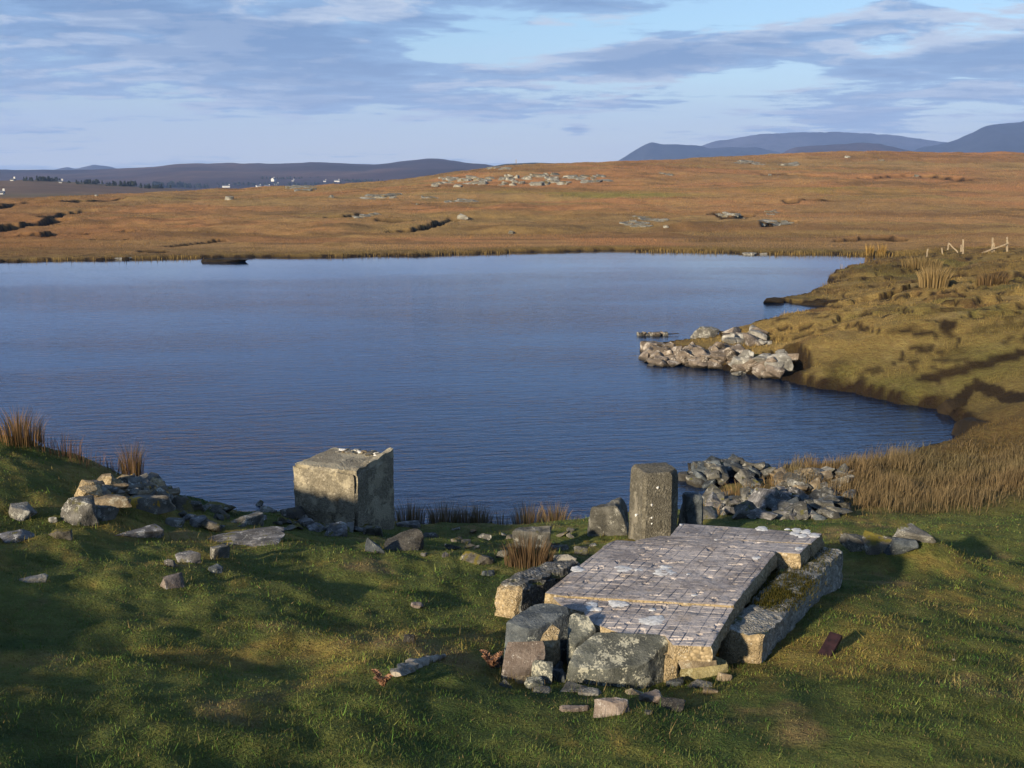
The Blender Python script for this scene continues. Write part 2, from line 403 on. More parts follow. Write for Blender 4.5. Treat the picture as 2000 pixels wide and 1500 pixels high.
plain_mat('weathered_wood', (.25, .20, .135), .85, 12, .3, .004)
plain_mat('limewash', (.52, .52, .50), .8, .5, .06, 0)
plain_mat('roof_slate', (.10, .105, .12), .7, .5, .2, 0)
plain_mat('dead_wood', (.20, .18, .15), .9, 20, .5, .006)
# ------------------------------------------------------------------ the lie of the land
CTRL = []                                   # (x/y, ln y, slope of the sight line)
def cp(px, py, z=None, y=None):
    p = on_z(px, py, z) if y is None else on_y(px, py, y)
    CTRL.append((p[0] / p[1], math.log(p[1]), (p[2] - EYE) / p[1]))
def cw(x, y, z): CTRL.append((x / y, math.log(y), (z - EYE) / y))
for x in (-.8, 0, .8): cw(x, 1.0, 3.12)
for x in (-2.0, 2.0): cw(x, 1.9, 3.2 if x < 0 else 3.0)
cw(-7.5, 5.0, 3.02); cw(-5.5, 3.2, 3.05); cw(-9, 8.0, 3.0); cw(-10.5, 10.5, 2.4)
cw(5.5, 4, 2.4); cw(8, 8, 1.5); cw(9, 12, 1.0)
for px, z in ((0, 2.78), (500, 2.62), (1000, 2.50), (1500, 2.47), (2000, 2.46)): cp(px, 1500, z)
for px, z in ((0, 2.60), (500, 2.38), (1000, 2.17), (1250, 2.14), (1500, 2.20), (2000, 2.14)): cp(px, 1340, z)
for px, z in ((0, 2.42), (500, 2.14), (1000, 1.88), (1620, 2.02), (2000, 1.75)): cp(px, 1200, z)
for px, z in ((0, 2.27), (300, 2.05), (600, 1.78), (1000, 1.50), (1500, 1.42), (1800, 1.45), (2000, 1.28)): cp(px, 1100, z)
for px, z in ((0, 2.2), (300, 1.78), (600, 1.0), (720, .55), (800, .34), (1000, .24), (1100, .26), (1300, .45), (1600, .85), (2000, .9)): cp(px, 1030, z)
for px, z in ((700, 1.05), (850, .80), (1000, .70), (1150, .66), (1300, .80)): cp(px, 1062, z)
for px, z in ((0, 2.24), (150, 2.06), (290, 1.68)): cp(px, 950, z)
for px, z in ((0, 2.32), (90, 2.12)): cp(px, 880, z)
cp(-60, 846, 2.38); cp(0, 853, 2.32); cp(60, 866, 2.20); cp(140, 893, 2.02); cp(215, 922, 1.86); cp(290, 945, 1.62)
cw(-7.6, 13.0, .9); cw(-5.4, 13.2, .5); cw(-3.6, 13.8, .35); cw(-9, 14.5, .3)
for px, z in ((1700, .5), (2000, .62)): cp(px, 1000, z)
for px, z in ((1750, .28), (2000, .5)): cp(px, 930, z)
cp(2000, 865, .4); cw(12, 16, 1.0); cw(13, 19, 1.0)
# the headland
for px, py, z in ((2000, 830, .5), (2000, 780, .85), (1880, 770, .5), (1700, 720, .75), (1850, 715, .95), (2000, 715, 1.2), (1590, 690, .75), (1600, 655, .95), (1760, 655, 1.3),
                  (2000, 655, 1.6), (1560, 635, .55), (1700, 612, 1.05), (1850, 605, 1.3), (2000, 600, 1.55), (1600, 606, .22), (1700, 578, .6), (1880, 570, 1.15), (2000, 565, 1.4), (1700, 545, .5),
                  (1850, 530, .8), (2000, 525, 1.25), (1850, 500, .75), (2000, 493, 1.1), (1330, 690, .16), (1400, 668, .20), (1500, 660, .34)): cp(px, py, z)
# the moor beyond the lake
for px in (-200, 0, 250, 500, 750, 1000, 1250, 1500):
    cp(px, 490, y=82); cp(px, 470, y=92)
for px in (1750, 2000, 2200): cp(px, 482, y=82); cp(px, 465, y=92)
for px in (-200, 0, 250, 500, 750, 1000, 1250, 1500, 1750, 2000, 2200): cp(px, 440, y=112); cp(px, 412, y=140)
for px in (-200, 0, 250, 500): cp(px, 398, y=165); cp(px, 392 if px < 100 else 384, y=200)
for px in (750, 1000, 1250): cp(px, 385, y=175); cp(px, 374, y=196)
for px in (1500, 1750, 2000, 2200): cp(px, 382, y=172); cp(px, 355, y=215); cp(px, 328, y=270)
for px, py, y in ((-200, 398, 235), (0, 394, 230), (200, 384, 225), (400, 373, 230), (600, 367, 235), (720, 363, 238), (800, 356, 240), (900, 338, 245), (1000, 327, 250), (1150, 322, 262),
                  (1250, 318, 275), (1400, 312, 295), (1550, 305, 310), (1700, 297, 330), (1850, 299, 335), (2000, 300, 340), (2200, 306, 340)): cp(px, py, y=y)
for px in (-200, 400, 700): cw((px - 1000) / 2000 * 420, 420, -3)
for px in (1000, 1400, 2000, 2400): cw((px - 1000) / 2000 * 620, 620, 2)
for px in (-400, 300, 1000, 1700, 2400):
    cw((px - 1000) / 2000 * 1200, 1200, -5); cw((px - 1000) / 2000 * 3500, 3500, -6); cw((px - 1000) / 2000 * 9000, 9000, -6)
CTRL = np.array(CTRL)
_S = np.array([1.6, 1.0])
def _phi(d2):
    r = np.sqrt(d2); return r * np.sqrt(r)
_C = CTRL[:, :2] * _S; _n = len(_C)
_K = _phi(((_C[:, None] - _C[None]) ** 2).sum(-1)); _Pm = np.c_[np.ones(_n), _C]
_A = np.zeros((_n + 3, _n + 3)); _A[:_n, :_n] = _K + np.eye(_n) * 1e-3; _A[:_n, _n:] = _Pm; _A[_n:, :_n] = _Pm.T
_W = np.linalg.solve(_A, np.r_[CTRL[:, 2], np.zeros(3)])

def _tps(x, y):
    a = np.clip(x / y, -.85, .85); l = np.log(y)
    q = np.stack([a * _S[0], l * _S[1]], 1); out = np.empty(len(q))
    for s in range(0, len(q), 20000):
        e = q[s:s + 20000]
        d2 = (e[:, :1] - _C[None, :, 0]) ** 2 + (e[:, 1:] - _C[None, :, 1]) ** 2
        out[s:s + 20000] = _phi(d2) @ _W[:_n] + _W[_n] + e @ _W[_n + 1:]
    return EYE + out * y

LAKE = np.array([on_z(*p)[:2] for p in (
    (330, 985), (450, 1010), (570, 1012), (660, 1030), (780, 1036), (900, 1034), (1010, 1030), (1120, 1022), (1180, 1012), (1290, 1008), (1345, 1000), (1400, 985), (1392, 955), (1440, 948),
    (1500, 944), (1540, 925), (1600, 918), (1700, 908), (1790, 893), (1870, 868), (1926, 855), (1893, 846), (1868, 820), (1835, 800), (1760, 788), (1690, 772), (1600, 756), (1540, 745), (1440, 728),
    (1330, 712), (1276, 700), (1262, 690), (1300, 672), (1400, 664), (1500, 634), (1560, 618), (1640, 602), (1640, 599), (1560, 592), (1500, 588), (1560, 578), (1630, 560), (1618, 548), (1634, 536),
    (1660, 527), (1720, 515), (1840, 505), (1840, 500), (1720, 499), (1600, 497), (1480, 496), (1350, 491), (1200, 489), (1120, 491), (1000, 493), (920, 496), (800, 499), (700, 500), (560, 503), (400, 503), (260, 507), (120, 508), (0, 511))]
    + [np.array(p) for p in ((-60, 66), (-150, 60), (-165, 30), (-120, 16), (-40, 14.5), (-16, 15.2), (-9, 15.4))])

def poly_dist(P, pts, closed=True):
    d = np.full(len(pts), 1e9)
    n = len(P)
    for i in range(n if closed else n - 1):
        a, b = P[i], P[(i + 1) % n]; ab = b - a
        t = np.clip(((pts - a) @ ab) / max(ab @ ab, 1e-9), 0, 1)
        d = np.minimum(d, ((pts - a - t[:, None] * ab) ** 2).sum(1))
    return np.sqrt(d)

def inside(P, pts):
    r = np.zeros(len(pts), bool); n = len(P)
    for i in range(n):
        x0, y0 = P[i]; x1, y1 = P[(i + 1) % n]
        if y0 == y1: continue
        c = ((y0 > pts[:, 1]) != (y1 > pts[:, 1])) & (pts[:, 0] < (x1 - x0) * (pts[:, 1] - y0) / (y1 - y0) + x0)
        r ^= c
    return r

def shore(x, y):
    """metres to the waterline, positive on land"""
    pts = np.stack([x, y], 1); d = np.full(len(x), 60.0)
    near = (np.hypot(x, y) < 260) & (y > -5)
    if near.any():
        q = pts[near]; e = poly_dist(LAKE, q); e = np.where(inside(LAKE, q), -e, e)
        rr = q[:, 1]
        e = e + fbm2(q[:, 0] * 1.3, q[:, 1] * 1.3, 5, 3) * np.clip(.010 * rr, .10, .5) + fbm2(q[:, 0] * .3, q[:, 1] * .3, 6, 3) * np.clip((rr - 50) * .04, 0, 1.0)
        d[near] = np.clip(e, -60, 60)
    return d

GULLIES = []          # peat cuttings: (points, half width, depth)
def _gd(x, y):
    """depth cut away and how bare the peat is"""
    cut = np.zeros(len(x)); bare = np.zeros(len(x)); pts = np.stack([x, y], 1)
    for P, w, dep in GULLIES:
        lo = P.min(0) - 3 * w; hi = P.max(0) + 3 * w
        k = (x > lo[0]) & (x < hi[0]) & (y > lo[1]) & (y < hi[1])
        if not k.any(): continue
        e = poly_dist(P, pts[k], False) + fbm2(x[k] / w * .7, y[k] / w * .7, 9, 3) * w * .5
        cut[k] = np.maximum(cut[k], dep * (1 - sstep(e, .55 * w, 1.05 * w))); bare[k] = np.maximum(bare[k], 1 - sstep(e, .9 * w, 1.25 * w))
    return cut, bare

def height(x, y, full=False):
    x = np.atleast_1d(np.asarray(x, float)); y = np.atleast_1d(np.asarray(y, float))
    r = np.hypot(x, y); ang = np.abs(np.arctan2(x, y))
    zf = _tps(x, np.maximum(y, .8))
    zb = 3.10 + .012 * np.clip(r, 0, 20) + fbm2(x * .12, y * .12, 40, 3) * .22 * np.clip(r / 10, 0, 1)
    zb = np.where(r > 60, zb + fbm2(x * .01, y * .01, 41, 3) * np.clip((r - 60) * .03, 0, 8), zb)
    w = (1 - sstep(ang, math.radians(46), math.radians(80))) * sstep(y, .5, 1.3)
    z = zf * w + zb * (1 - w)
    d = shore(x, y)
    # hummocks
    near = 1 - sstep(y, 14, 20)
    moor = sstep(y, 62, 85)
    head = (1 - near) * (1 - moor)
    hum = near * (fbm2(x * .55, y * .55, 1, 3) * .10 + fbm2(x * 1.7, y * 1.7, 2, 3) * .058 + fbm2(x * 5, y * 5, 3, 2) * .024)
    hum = hum + head * (fbm2(x * .35, y * .35, 11, 3) * .16 + fbm2(x * 1.1, y * 1.1, 12, 3) * .13 + fbm2(x * 3.4, y * 3.4, 13, 3) * .05)
    hum = hum + moor * (fbm2(x * .05, y * .09, 21, 3) * .55 + fbm2(x * .22, y * .30, 22, 3) * .42)
    hum = hum * (1 - .75 * np.exp(-(((x - 1.15) / 1.1) ** 2 + ((y - 6.0) / 1.5) ** 2))) - .05 * np.exp(-(((x - .75) / .6) ** 2 + ((y - 5.5) / .6) ** 2))
    far = sstep(r, 350, 900)
    z = z + hum * (1 - far) + far * fbm2(x * .004, y * .004, 23, 4) * 6
    # peat hags: low scarps that wander over the headland
    n1 = fbm2(x * .16 + 3, y * .20, 14, 4) + .10 * fbm2(x * 1.6, y * 1.6, 15, 2)
    hag = np.zeros(len(x)); scar = np.zeros(len(x))
    for lv in (-.22, .06, .34):
        hag = hag + .15 * sstep(n1, lv - .016, lv + .016); scar = np.maximum(scar, sstep(n1, lv - .034, lv - .012) * (1 - sstep(n1, lv + .004, lv + .018)))
    hk = head * sstep(y, 21, 26); z = z + (hag - .18) * hk
    # a turfy mound behind the slabs
    c = MOUND
    z = z + .26 * np.exp(-(((x - c[0]) / .55) ** 2 + ((y - c[1]) / .50) ** 2))
    z = np.maximum(z, .12 + .10 * near + .14 * moor)
    cut, bare = _gd(x, y); bare = np.maximum(bare, scar * hk)
    z = np.maximum(z - cut, .05)
    wid = np.where(y < 20, .55, .30 + .006 * y)
    low = np.minimum(z, (.16 + .10 * vnoise2(x * .9, y * .9, 33)) * sstep(d, -.03, .10) + .34 * np.clip(d, 0, None))
    zl = z * sstep(d, -.05, wid) * (1 - head) + low * head + .015
    zw = -.04 - .22 * np.clip(-d, 0, 4)
    z = np.where(d > 0, zl, np.minimum(zw, zl))
    if full: return z, d, bare, near, head, moor
    return z

MOUND = on_z(1800, 1120, 1.42)

def at(px, py, y0=2.0, y1=900.0, fine=True, last=False):
    """the spot on the ground seen at that place of the photograph"""
    d = ray(px, py)
    ys = np.exp(np.linspace(math.log(y0), math.log(y1), max(24, int(90 * math.log(y1 / y0) / 2.3)) if fine else 700)); t = ys / d[1]
    x = d[0] * t; z = EYE + d[2] * t
    h = np.maximum(height(x, ys), 0.0); k = np.nonzero(z <= h)[0]
    if len(k) == 0: i = len(ys) - 1; return np.array([x[i], ys[i], h[i]])
    i = max(k[0], 1)
    if not last: return at(px, py, ys[i - 1] * .999, ys[i] * 1.001, True, True)
    f = (z[i - 1] - h[i - 1]) / max((z[i - 1] - h[i - 1]) - (z[i] - h[i]), 1e-9)
    yy = ys[i - 1] + f * (ys[i] - ys[i - 1]); xx = d[0] / d[1] * yy
    return np.array([xx, yy, float(height(xx, yy)[0])])

def gully(pts, w, dep): 
    return (np.array([at(*p)[:2] for p in pts]), w, dep)
_g = [gully(((2010, 689), (1960, 700), (1900, 715), (1850, 733), (1810, 738)), .22, .4),
      gully(((1850, 546), (1790, 560), (1730, 572), (1680, 586)), .42, .5),
      gully(((1940, 538), (1880, 541), (1850, 546)), .5, .35),
      gully(((2005, 778), (1950, 768), (1905, 752), (1885, 770), (1870, 790)), .20, .35),
      gully(((1505, 692), (1530, 682), (1548, 690), (1545, 720)), .45, .6),
      gully(((-40, 447), (0, 443), (60, 437), (120, 427)), 1.6, 1.2), gully(((95, 424), (130, 417), (170, 412)), 1.3, 1.0), gully(((20, 462), (80, 459), (150, 456), (245, 451)), .9, .8),
      gully(((190, 468), (215, 467), (236, 468)), 1.0, .7), gully(((333, 481), (370, 477), (425, 471)), .7, .6), gully(((-20, 402), (60, 396), (130, 393), (215, 388)), 2.2, 1.2),
      gully(((290, 490), (312, 492)), .8, .5), gully(((650, 425), (690, 423), (720, 417)), 1.2, .7), gully(((770, 453), (815, 447), (852, 438), (885, 428)), .8, .6),
      gully(((745, 430), (795, 432)), 1.0, .5), gully(((1405, 420), (1440, 425), (1455, 421)), 1.4, .7), gully(((1500, 438), (1545, 436)), 1.0, .6), gully(((1545, 392), (1610, 392)), 1.5, .7),
      gully(((1510, 341), (1600, 345)), 3.0, 1.1), gully(((1700, 348), (1770, 345), (1870, 350)), 2.6, 1.0), gully(((1640, 470), (1700, 462), (1760, 468)), .6, .35)]
GULLIES.extend(_g)

def tint_of(x, y, d, bare, near, head, moor):
    """colour of what grows there"""
    n = lambda s, k, o=4: fbm2(x * s, y * s, k, o)
    def mixc(c, e, f): return c * (1 - f[:, None]) + np.array(e) * f[:, None]
    N = len(x)
    g = np.tile(np.array([.108, .122, .034]), (N, 1))
    g = mixc(g, (.052, .078, .023), sstep(n(.9, 50) + .4 * n(4, 55), .0, .5))
    g = mixc(g, (.23, .175, .050), sstep(n(.7, 51) + .45 * n(3, 52) + .45 * n(8, 57), .02, .60) * .9)
    g = mixc(g, (.25, .175, .080), sstep(n(1.6, 53) + .3 * n(6, 54), .22, .7) * .7)
    h = np.tile(np.array([.215, .150, .052]), (N, 1))
    h = mixc(h, (.13, .110, .034), sstep(n(.25, 60), .0, .5))
    h = mixc(h, (.14, .080, .034), sstep(n(.6, 61), .15, .6) * .8)
    h = mixc(h, (.06, .038, .018), sstep(n(1.1, 62) + .5 * n(4, 65), .18, .6) * .75)
    h = mixc(h, (.27, .20, .085), sstep(n(1.7, 66), .15, .6) * .5)
    h = mixc(h, (.085, .080, .025), sstep(-(y - 26), -3, 3) * .5)
    # beyond the second spit the ground is darker, half bare
    h = mixc(h, (.075, .05, .022), sstep(y, 40, 50) * .65 * sstep(n(.5, 64), -.5, .3))
    m = np.tile(np.array([.345, .168, .070]), (N, 1))
    m = mixc(m, (.25, .155, .066), sstep(n(.035, 70), -.15, .45))
    m = mixc(m, (.34, .215, .085), sstep(n(.06, 71) + .4 * n(.3, 76), .05, .6) * .65)
    m = mixc(m, (.225, .160, .058), sstep(fbm2(x * .02, y * .09, 72, 4), .0, .45) * .8)
    m = mixc(m, (.115, .070, .030), sstep(fbm2(x * .10, y * .28, 73, 4), .12, .55) * .8)
    m = mixc(m, (.29, .235, .10), sstep(fbm2(x * .012, y * .05, 77, 3), .05, .4) * .35)
    m = mixc(m, (.17, .085, .038), sstep(fbm2(x * .025, y * .12, 79, 4), .12, .5) * .55)
    m = mixc(m, (.105, .065, .034), sstep(fbm2(x * .03, y * .30, 81, 3), .30, .52) * .45)
    m = (m * .8 + np.array([.235, .150, .075]) * .2) * .97
    band = np.exp(-((y - 186 - 6 * n(.02, 75)) / 11) ** 2) * sstep(x / y, -.17, -.05) * (1 - sstep(x / y, .28, .45)) * sstep(n(.05, 74), -.5, .25)
    m = mixc(m, (.19, .165, .045), np.clip(band, 0, 1) * .9)
    rim = 1 - sstep(d, .6, 4.5)
    m = mixc(m, (.13, .095, .030), rim * .75)
    left = sstep(-x / y, .30, .48)
    m = mixc(m, (.20, .10, .038), left * .5)
    c = g * near[:, None] + h * head[:, None] + m * moor[:, None]
    marsh = sstep(x, 2.6, 4.6) * sstep(y, 12.3, 14.5) * (1 - sstep(y, 19, 23))
    c = mixc(c, (.105, .070, .028), marsh * .85)
    farc = sstep(np.hypot(x, y), 380, 600)
    c = mixc(c, (.11, .085, .045), farc)
    c = mixc(c, (.022, .014, .008), np.clip(bare, 0, 1) * .95)
    c = mixc(c, (.020, .013, .008), (1 - sstep(d, .08, .20 + .003 * y)) * sstep(y, 16, 20))
    c = mixc(c, (.018, .014, .009), (d < 0).astype(float))
    return c

GRID = {}
def build_ground():
    a_front = np.linspace(-math.radians(36), math.radians(36), 640)
    a_rest = np.linspace(math.radians(36), 2 * math.pi - math.radians(36), 122)[1:-1]
    ang = np.r_[a_front, a_rest]
    rs = [0.25]
    while rs[-1] < 6250:
        r = rs[-1]
        st = .05 if r < 1.5 else .013 if r < 8 else .0085 if r < 30 else .008 if r < 110 else .0095 if r < 380 else .05
        rs.append(r * (1 + st))
    rs = np.array(rs); na, nr = len(ang), len(rs)
    R, A = np.meshgrid(rs, ang, indexing='ij')
    x = (R * np.sin(A)).ravel(); y = (R * np.cos(A)).ravel()
    z, d, bare, near, head, moor = height(x, y, True)
    i = np.arange(nr - 1)[:, None] * na; j = np.arange(na)[None]; j2 = (j + 1) % na
    T = np.stack([i + j, i + j2, i + na + j2, i + na + j], -1).reshape(-1, 4)[:, ::-1]
    V = np.stack([x, y, z], 1)
    zc = float(height(0., 0.)[0]); V = np.r_[V, [[0, 0, zc]]]
    col = np.r_[tint_of(x, y, d, bare, near, head, moor), [[.05, .06, .014]]]
    nf = len(a_front); GRID.update(r=rs, a=a_front, f=np.concatenate([np.stack([z, d, bare, near, head, moor], 1), col[:-1]], 1).reshape(nr, na, 9)[:, :nf].astype(np.float32))
    me = tri_mesh('ground', V, T, [MAT['turf_and_heath']], col, True)
    o = link('ground', me); tag(o, 'rolling turf, bog and brown moor all round the lake', 'ground', kind='structure')
    return o
build_ground()
def sample(x, y):
    """height, shore distance, ... and colour read off the finished ground"""
    x = np.atleast_1d(np.asarray(x, float)); y = np.atleast_1d(np.asarray(y, float))
    a, r, f = GRID['a'], GRID['r'], GRID['f']
    u = np.clip((np.arctan2(x, y) - a[0]) / (a[1] - a[0]), 0, len(a) - 1.001); i = u.astype(int); u = (u - i)[:, None]
    rr = np.clip(np.hypot(x, y), r[0], r[-1] * .999); j = np.clip(np.searchsorted(r, rr) - 1, 0, len(r) - 2); v = ((rr - r[j]) / (r[j + 1] - r[j]))[:, None]
    return (f[j, i] * (1 - u) + f[j, i + 1] * u) * (1 - v) + (f[j + 1, i] * (1 - u) + f[j + 1, i + 1] * u) * v
def ground_z(x, y): return float(sample(x, y)[0, 0])
def at(px, py, y0=2.0, y1=900.0):
    """the spot on the finished ground (or water) seen at that place of the photograph"""
    d = ray(px, py); a, r, f = GRID['a'], GRID['r'], GRID['f']
    u = np.clip((math.atan2(d[0], d[1]) - a[0]) / (a[1] - a[0]), 0, len(a) - 1.001); i = int(u); u -= i
    z = np.maximum(f[:, i, 0] * (1 - u) + f[:, i + 1, 0] * u, 0.0)
    c = d[1] / math.hypot(d[0], d[1]); yy = r * c; g = EYE + d[2] * yy / d[1] - z
    k = np.nonzero((g <= 0) & (yy >= y0) & (yy <= y1))[0]
    if len(k) == 0: y = y1
    else:
        k = max(k[0], 1); t = g[k - 1] / max(g[k - 1] - g[k], 1e-9); y = yy[k - 1] + np.clip(t, 0, 1) * (yy[k] - yy[k - 1])
    x = d[0] / d[1] * y
    return np.array([x, y, max(ground_z(x, y), 0.0)])

# the lake
def build_water():
    xs = np.linspace(-172, 44, 55); ys = np.linspace(11.0, 86, 26)
    X, Y = np.meshgrid(xs, ys, indexing='ij'); n = len(ys)
    V = np.stack([X.ravel(), Y.ravel(), np.zeros(X.size)], 1)
    i = np.arange(len(xs) - 1)[:, None] * n; j = np.arange(n - 1)[None]
    T = np.stack([i + j, i + n + j, i + n + j + 1, i + j + 1], -1).reshape(-1, 4)
    o = link('lake_water', tri_mesh('lake_water', V, T, [MAT['peaty_lake_water']], None, True))
    tag(o, 'wind-rippled dark blue lake', 'lake', kind='structure')
build_water()

# far hills
def ridge(name, label, pts, yc, wf, wb, base, colour, top=None, seed=0, rough=.05, sharp=1.5):
    px = np.array([p[0] for p in pts], float); py = np.array([p[1] for p in pts], float)
    nx = 220; P = np.linspace(px[0], px[-1], nx); t = np.interp(P, px, py)
    k = np.exp(-np.linspace(-2, 2, 13) ** 2); k /= k.sum(); t = np.convolve(np.pad(t, 6, 'edge'), k, 'valid')
    a = (P - 1000) / 2000; crest = EYE + (365 - t) / 2000 * yc
    s = np.r_[np.linspace(-1, 0, 26)[:-1], np.linspace(0, 1, 10)]; ns = len(s)
    S, A = np.meshgrid(s, a, indexing='xy'); C = np.repeat(crest[:, None], ns, 1)
    Y = yc + np.where(S < 0, S * wf, S * wb); X = A * yc * 1.0 + (Y - yc) * A * .7
    prof = np.clip(1 - np.abs(S), 0, 1); prof = prof ** sharp * (1 - .0) if sharp != 0 else prof
    prof = prof * prof * (3 - 2 * prof) * .5 + prof * .5
    Z = base + (C - base) * prof
    nz = fbm2(X / 260, Y / 260, seed, 5) * (C - base) * rough * 3 * (prof * (1.15 - prof)) + fbm2(X / 90, Y / 90, seed + 3, 4) * (C - base) * rough
    Z = Z + nz * np.minimum(1, (1 - np.abs(S)) * 4)
    V = np.stack([X.ravel(), Y.ravel(), Z.ravel()], 1)
    i = np.arange(nx - 1)[:, None] * ns; j = np.arange(ns - 1)[None]
    T = np.stack([i + j, i + ns + j, i + ns + j + 1, i + j + 1], -1).reshape(-1, 4)
    n = fbm2(X.ravel() / 420, Y.ravel() / 420, seed + 9, 5)
    col = np.array(colour) * np.clip(1 + .8 * n[:, None], .3, 2)
    if top is not None: f = sstep(n, .0, .4)[:, None]; col = col * (1 - f) + np.array(top) * f
    o = link(name, tri_mesh(name, V, T, [MAT['heather_hill']], col, True)); tag(o, label, 'hill', kind='structure')
    return V, T
HILLS = {}
from mathutils.bvhtree import BVHTree
def reg(key, vt): HILLS[key] = BVHTree.FromPolygons([tuple(v) for v in vt[0]], [tuple(t) for t in vt[1]])
reg('near', ridge('near_hill', 'low brown hill beyond the moor', [(-700, 352), (-300, 350), (0, 353), (80, 351), (150, 355), (230, 361), (320, 366), (420, 372), (560, 378), (700, 386)], 850, 320, 300, -6, (.075, .045, .024), (.095, .075, .03), 3, .05, 1.0))
reg('town', ridge('heather_hills', 'long purplish range of heather hills behind the village', [(-900, 332), (-400, 336), (0, 333), (120, 333), (200, 332), (300, 330), (380, 321), (480, 319), (560, 324), (640, 319), (700, 322), (760, 323), (800, 316), (845, 312), (900, 317),
                                (950, 323), (1020, 330), (1100, 338), (1300, 350)], 2700, 1250, 900, -8, (.030, .017, .019), (.066, .038, .028), 7, .07, 1.0))
ridge('mast_hill', 'small dark hill carrying a mast', [(900, 345), (940, 330), (985, 322), (1040, 319), (1080, 321), (1120, 328), (1180, 345)], 1500, 350, 300, -6, (.03, .035, .03), None, 12, .03, 1.0)
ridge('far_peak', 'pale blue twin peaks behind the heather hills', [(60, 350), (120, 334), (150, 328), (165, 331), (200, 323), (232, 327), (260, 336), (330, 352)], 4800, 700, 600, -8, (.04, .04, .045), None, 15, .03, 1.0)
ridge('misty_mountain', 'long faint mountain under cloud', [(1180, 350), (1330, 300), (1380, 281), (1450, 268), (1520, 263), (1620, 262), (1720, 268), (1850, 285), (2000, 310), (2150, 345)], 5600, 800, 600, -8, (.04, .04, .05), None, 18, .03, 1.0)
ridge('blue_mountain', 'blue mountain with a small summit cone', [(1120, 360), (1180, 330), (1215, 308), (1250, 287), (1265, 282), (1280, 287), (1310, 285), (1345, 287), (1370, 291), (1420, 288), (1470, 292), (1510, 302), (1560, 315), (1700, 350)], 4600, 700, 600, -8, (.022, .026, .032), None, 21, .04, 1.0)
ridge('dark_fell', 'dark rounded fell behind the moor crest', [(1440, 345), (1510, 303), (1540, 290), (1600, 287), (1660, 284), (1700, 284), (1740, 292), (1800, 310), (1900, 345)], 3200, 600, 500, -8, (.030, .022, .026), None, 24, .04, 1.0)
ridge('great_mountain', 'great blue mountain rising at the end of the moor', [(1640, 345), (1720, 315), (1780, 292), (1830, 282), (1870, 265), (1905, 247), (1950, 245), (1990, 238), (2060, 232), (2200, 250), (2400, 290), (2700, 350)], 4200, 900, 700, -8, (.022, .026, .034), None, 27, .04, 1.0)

def at_hill(key, px, py):
    d = ray(px, py); v = Vector(d).normalized()
    loc, nrm, idx, dist = HILLS[key].ray_cast(Vector((0, 0, EYE)), v)
    return None if loc is None else np.array(loc)

# the air between: one closed box of thin haze round everything
def build_haze():
    m = bpy.data.materials.new('thin_air'); m.use_nodes = True; g = NT(m.node_tree); g.n.clear()
    o = g.new('ShaderNodeOutputMaterial'); v = g.new('ShaderNodeVolumePrincipled'); g.l.new(v.outputs[0], o.inputs['Volume'])
    v.inputs['Color'].default_value = (.29, .47, .96, 1); v.inputs['Density'].default_value = HAZE; v.inputs['Anisotropy'].default_value = 0.0
    m.cycles.homogeneous_volume = True
    bm = bmesh.new(); bmesh.ops.create_cube(bm, size=1)
    for q in bm.verts: q.co = Vector((q.co.x * 13000, q.co.y * 13000, -14 if q.co.z < 0 else 440))
    me = bpy.data.meshes.new('haze'); bm.to_mesh(me); bm.free(); me.materials.append(m)
    tag(link('haze', me), 'thin blue haze over the far hills', 'haze', kind='stuff')
HAZE = 1.3e-4
build_haze()
# ------------------------------------------------------------------ builders for stones, concrete and plants
_ico = {}
def ico(n):
    if n not in _ico:
        bm = bmesh.new(); bmesh.ops.create_icosphere(bm, subdivisions=n, radius=1)
        _ico[n] = (np.array([v.co[:] for v in bm.verts]), np.array([[v.index for v in f.verts] for f in bm.faces])); bm.free()
    V, T = _ico[n]; return V.copy(), T

def finish(me, ang=28):
    me.polygons.foreach_set('use_smooth', np.ones(len(me.polygons), bool))
    me.set_sharp_from_angle(angle=math.radians(ang)); me.update()

def rock_mesh(size, seed, mat, sub=3, cuts=9, block=.75, rough=.05, ang=22, flat_top=False):
    """an angular stone: the hull of a few points, its faces broken up and its edges worn"""
    rng = np.random.default_rng(seed)
    if flat_top:
        P = []
        for z, n, lo, hi, zj in ((.5, 7, .80, 1.0, .05), (.22, 7, .94, 1.06, .15), (-.5, 6, .85, 1.05, .1)):
            a = np.linspace(0, 2 * math.pi, n, endpoint=False) + rng.uniform(-.35, .35, n) + rng.uniform(0, 6); r = rng.uniform(lo, hi, n)
            c, s_ = np.cos(a), np.sin(a); P.append(np.stack([np.sign(c) * np.abs(c) ** .7 * r, np.sign(s_) * np.abs(s_) ** .7 * r, 2 * (z + rng.uniform(-zj, zj, n))], 1))
        P = np.concatenate(P)
    else:
        n = int(rng.integers(11, 17)); P = rng.normal(size=(n, 3)); P /= np.linalg.norm(P, axis=1)[:, None]
        P = np.sign(P) * np.abs(P) ** min(block, .62); P *= rng.uniform(.82, 1.08, (n, 1))
        P[:, 2] = np.clip(P[:, 2], -.9, rng.uniform(.6, .95))
    return hull_mesh(P, size, seed, mat, sub, rough, ang)

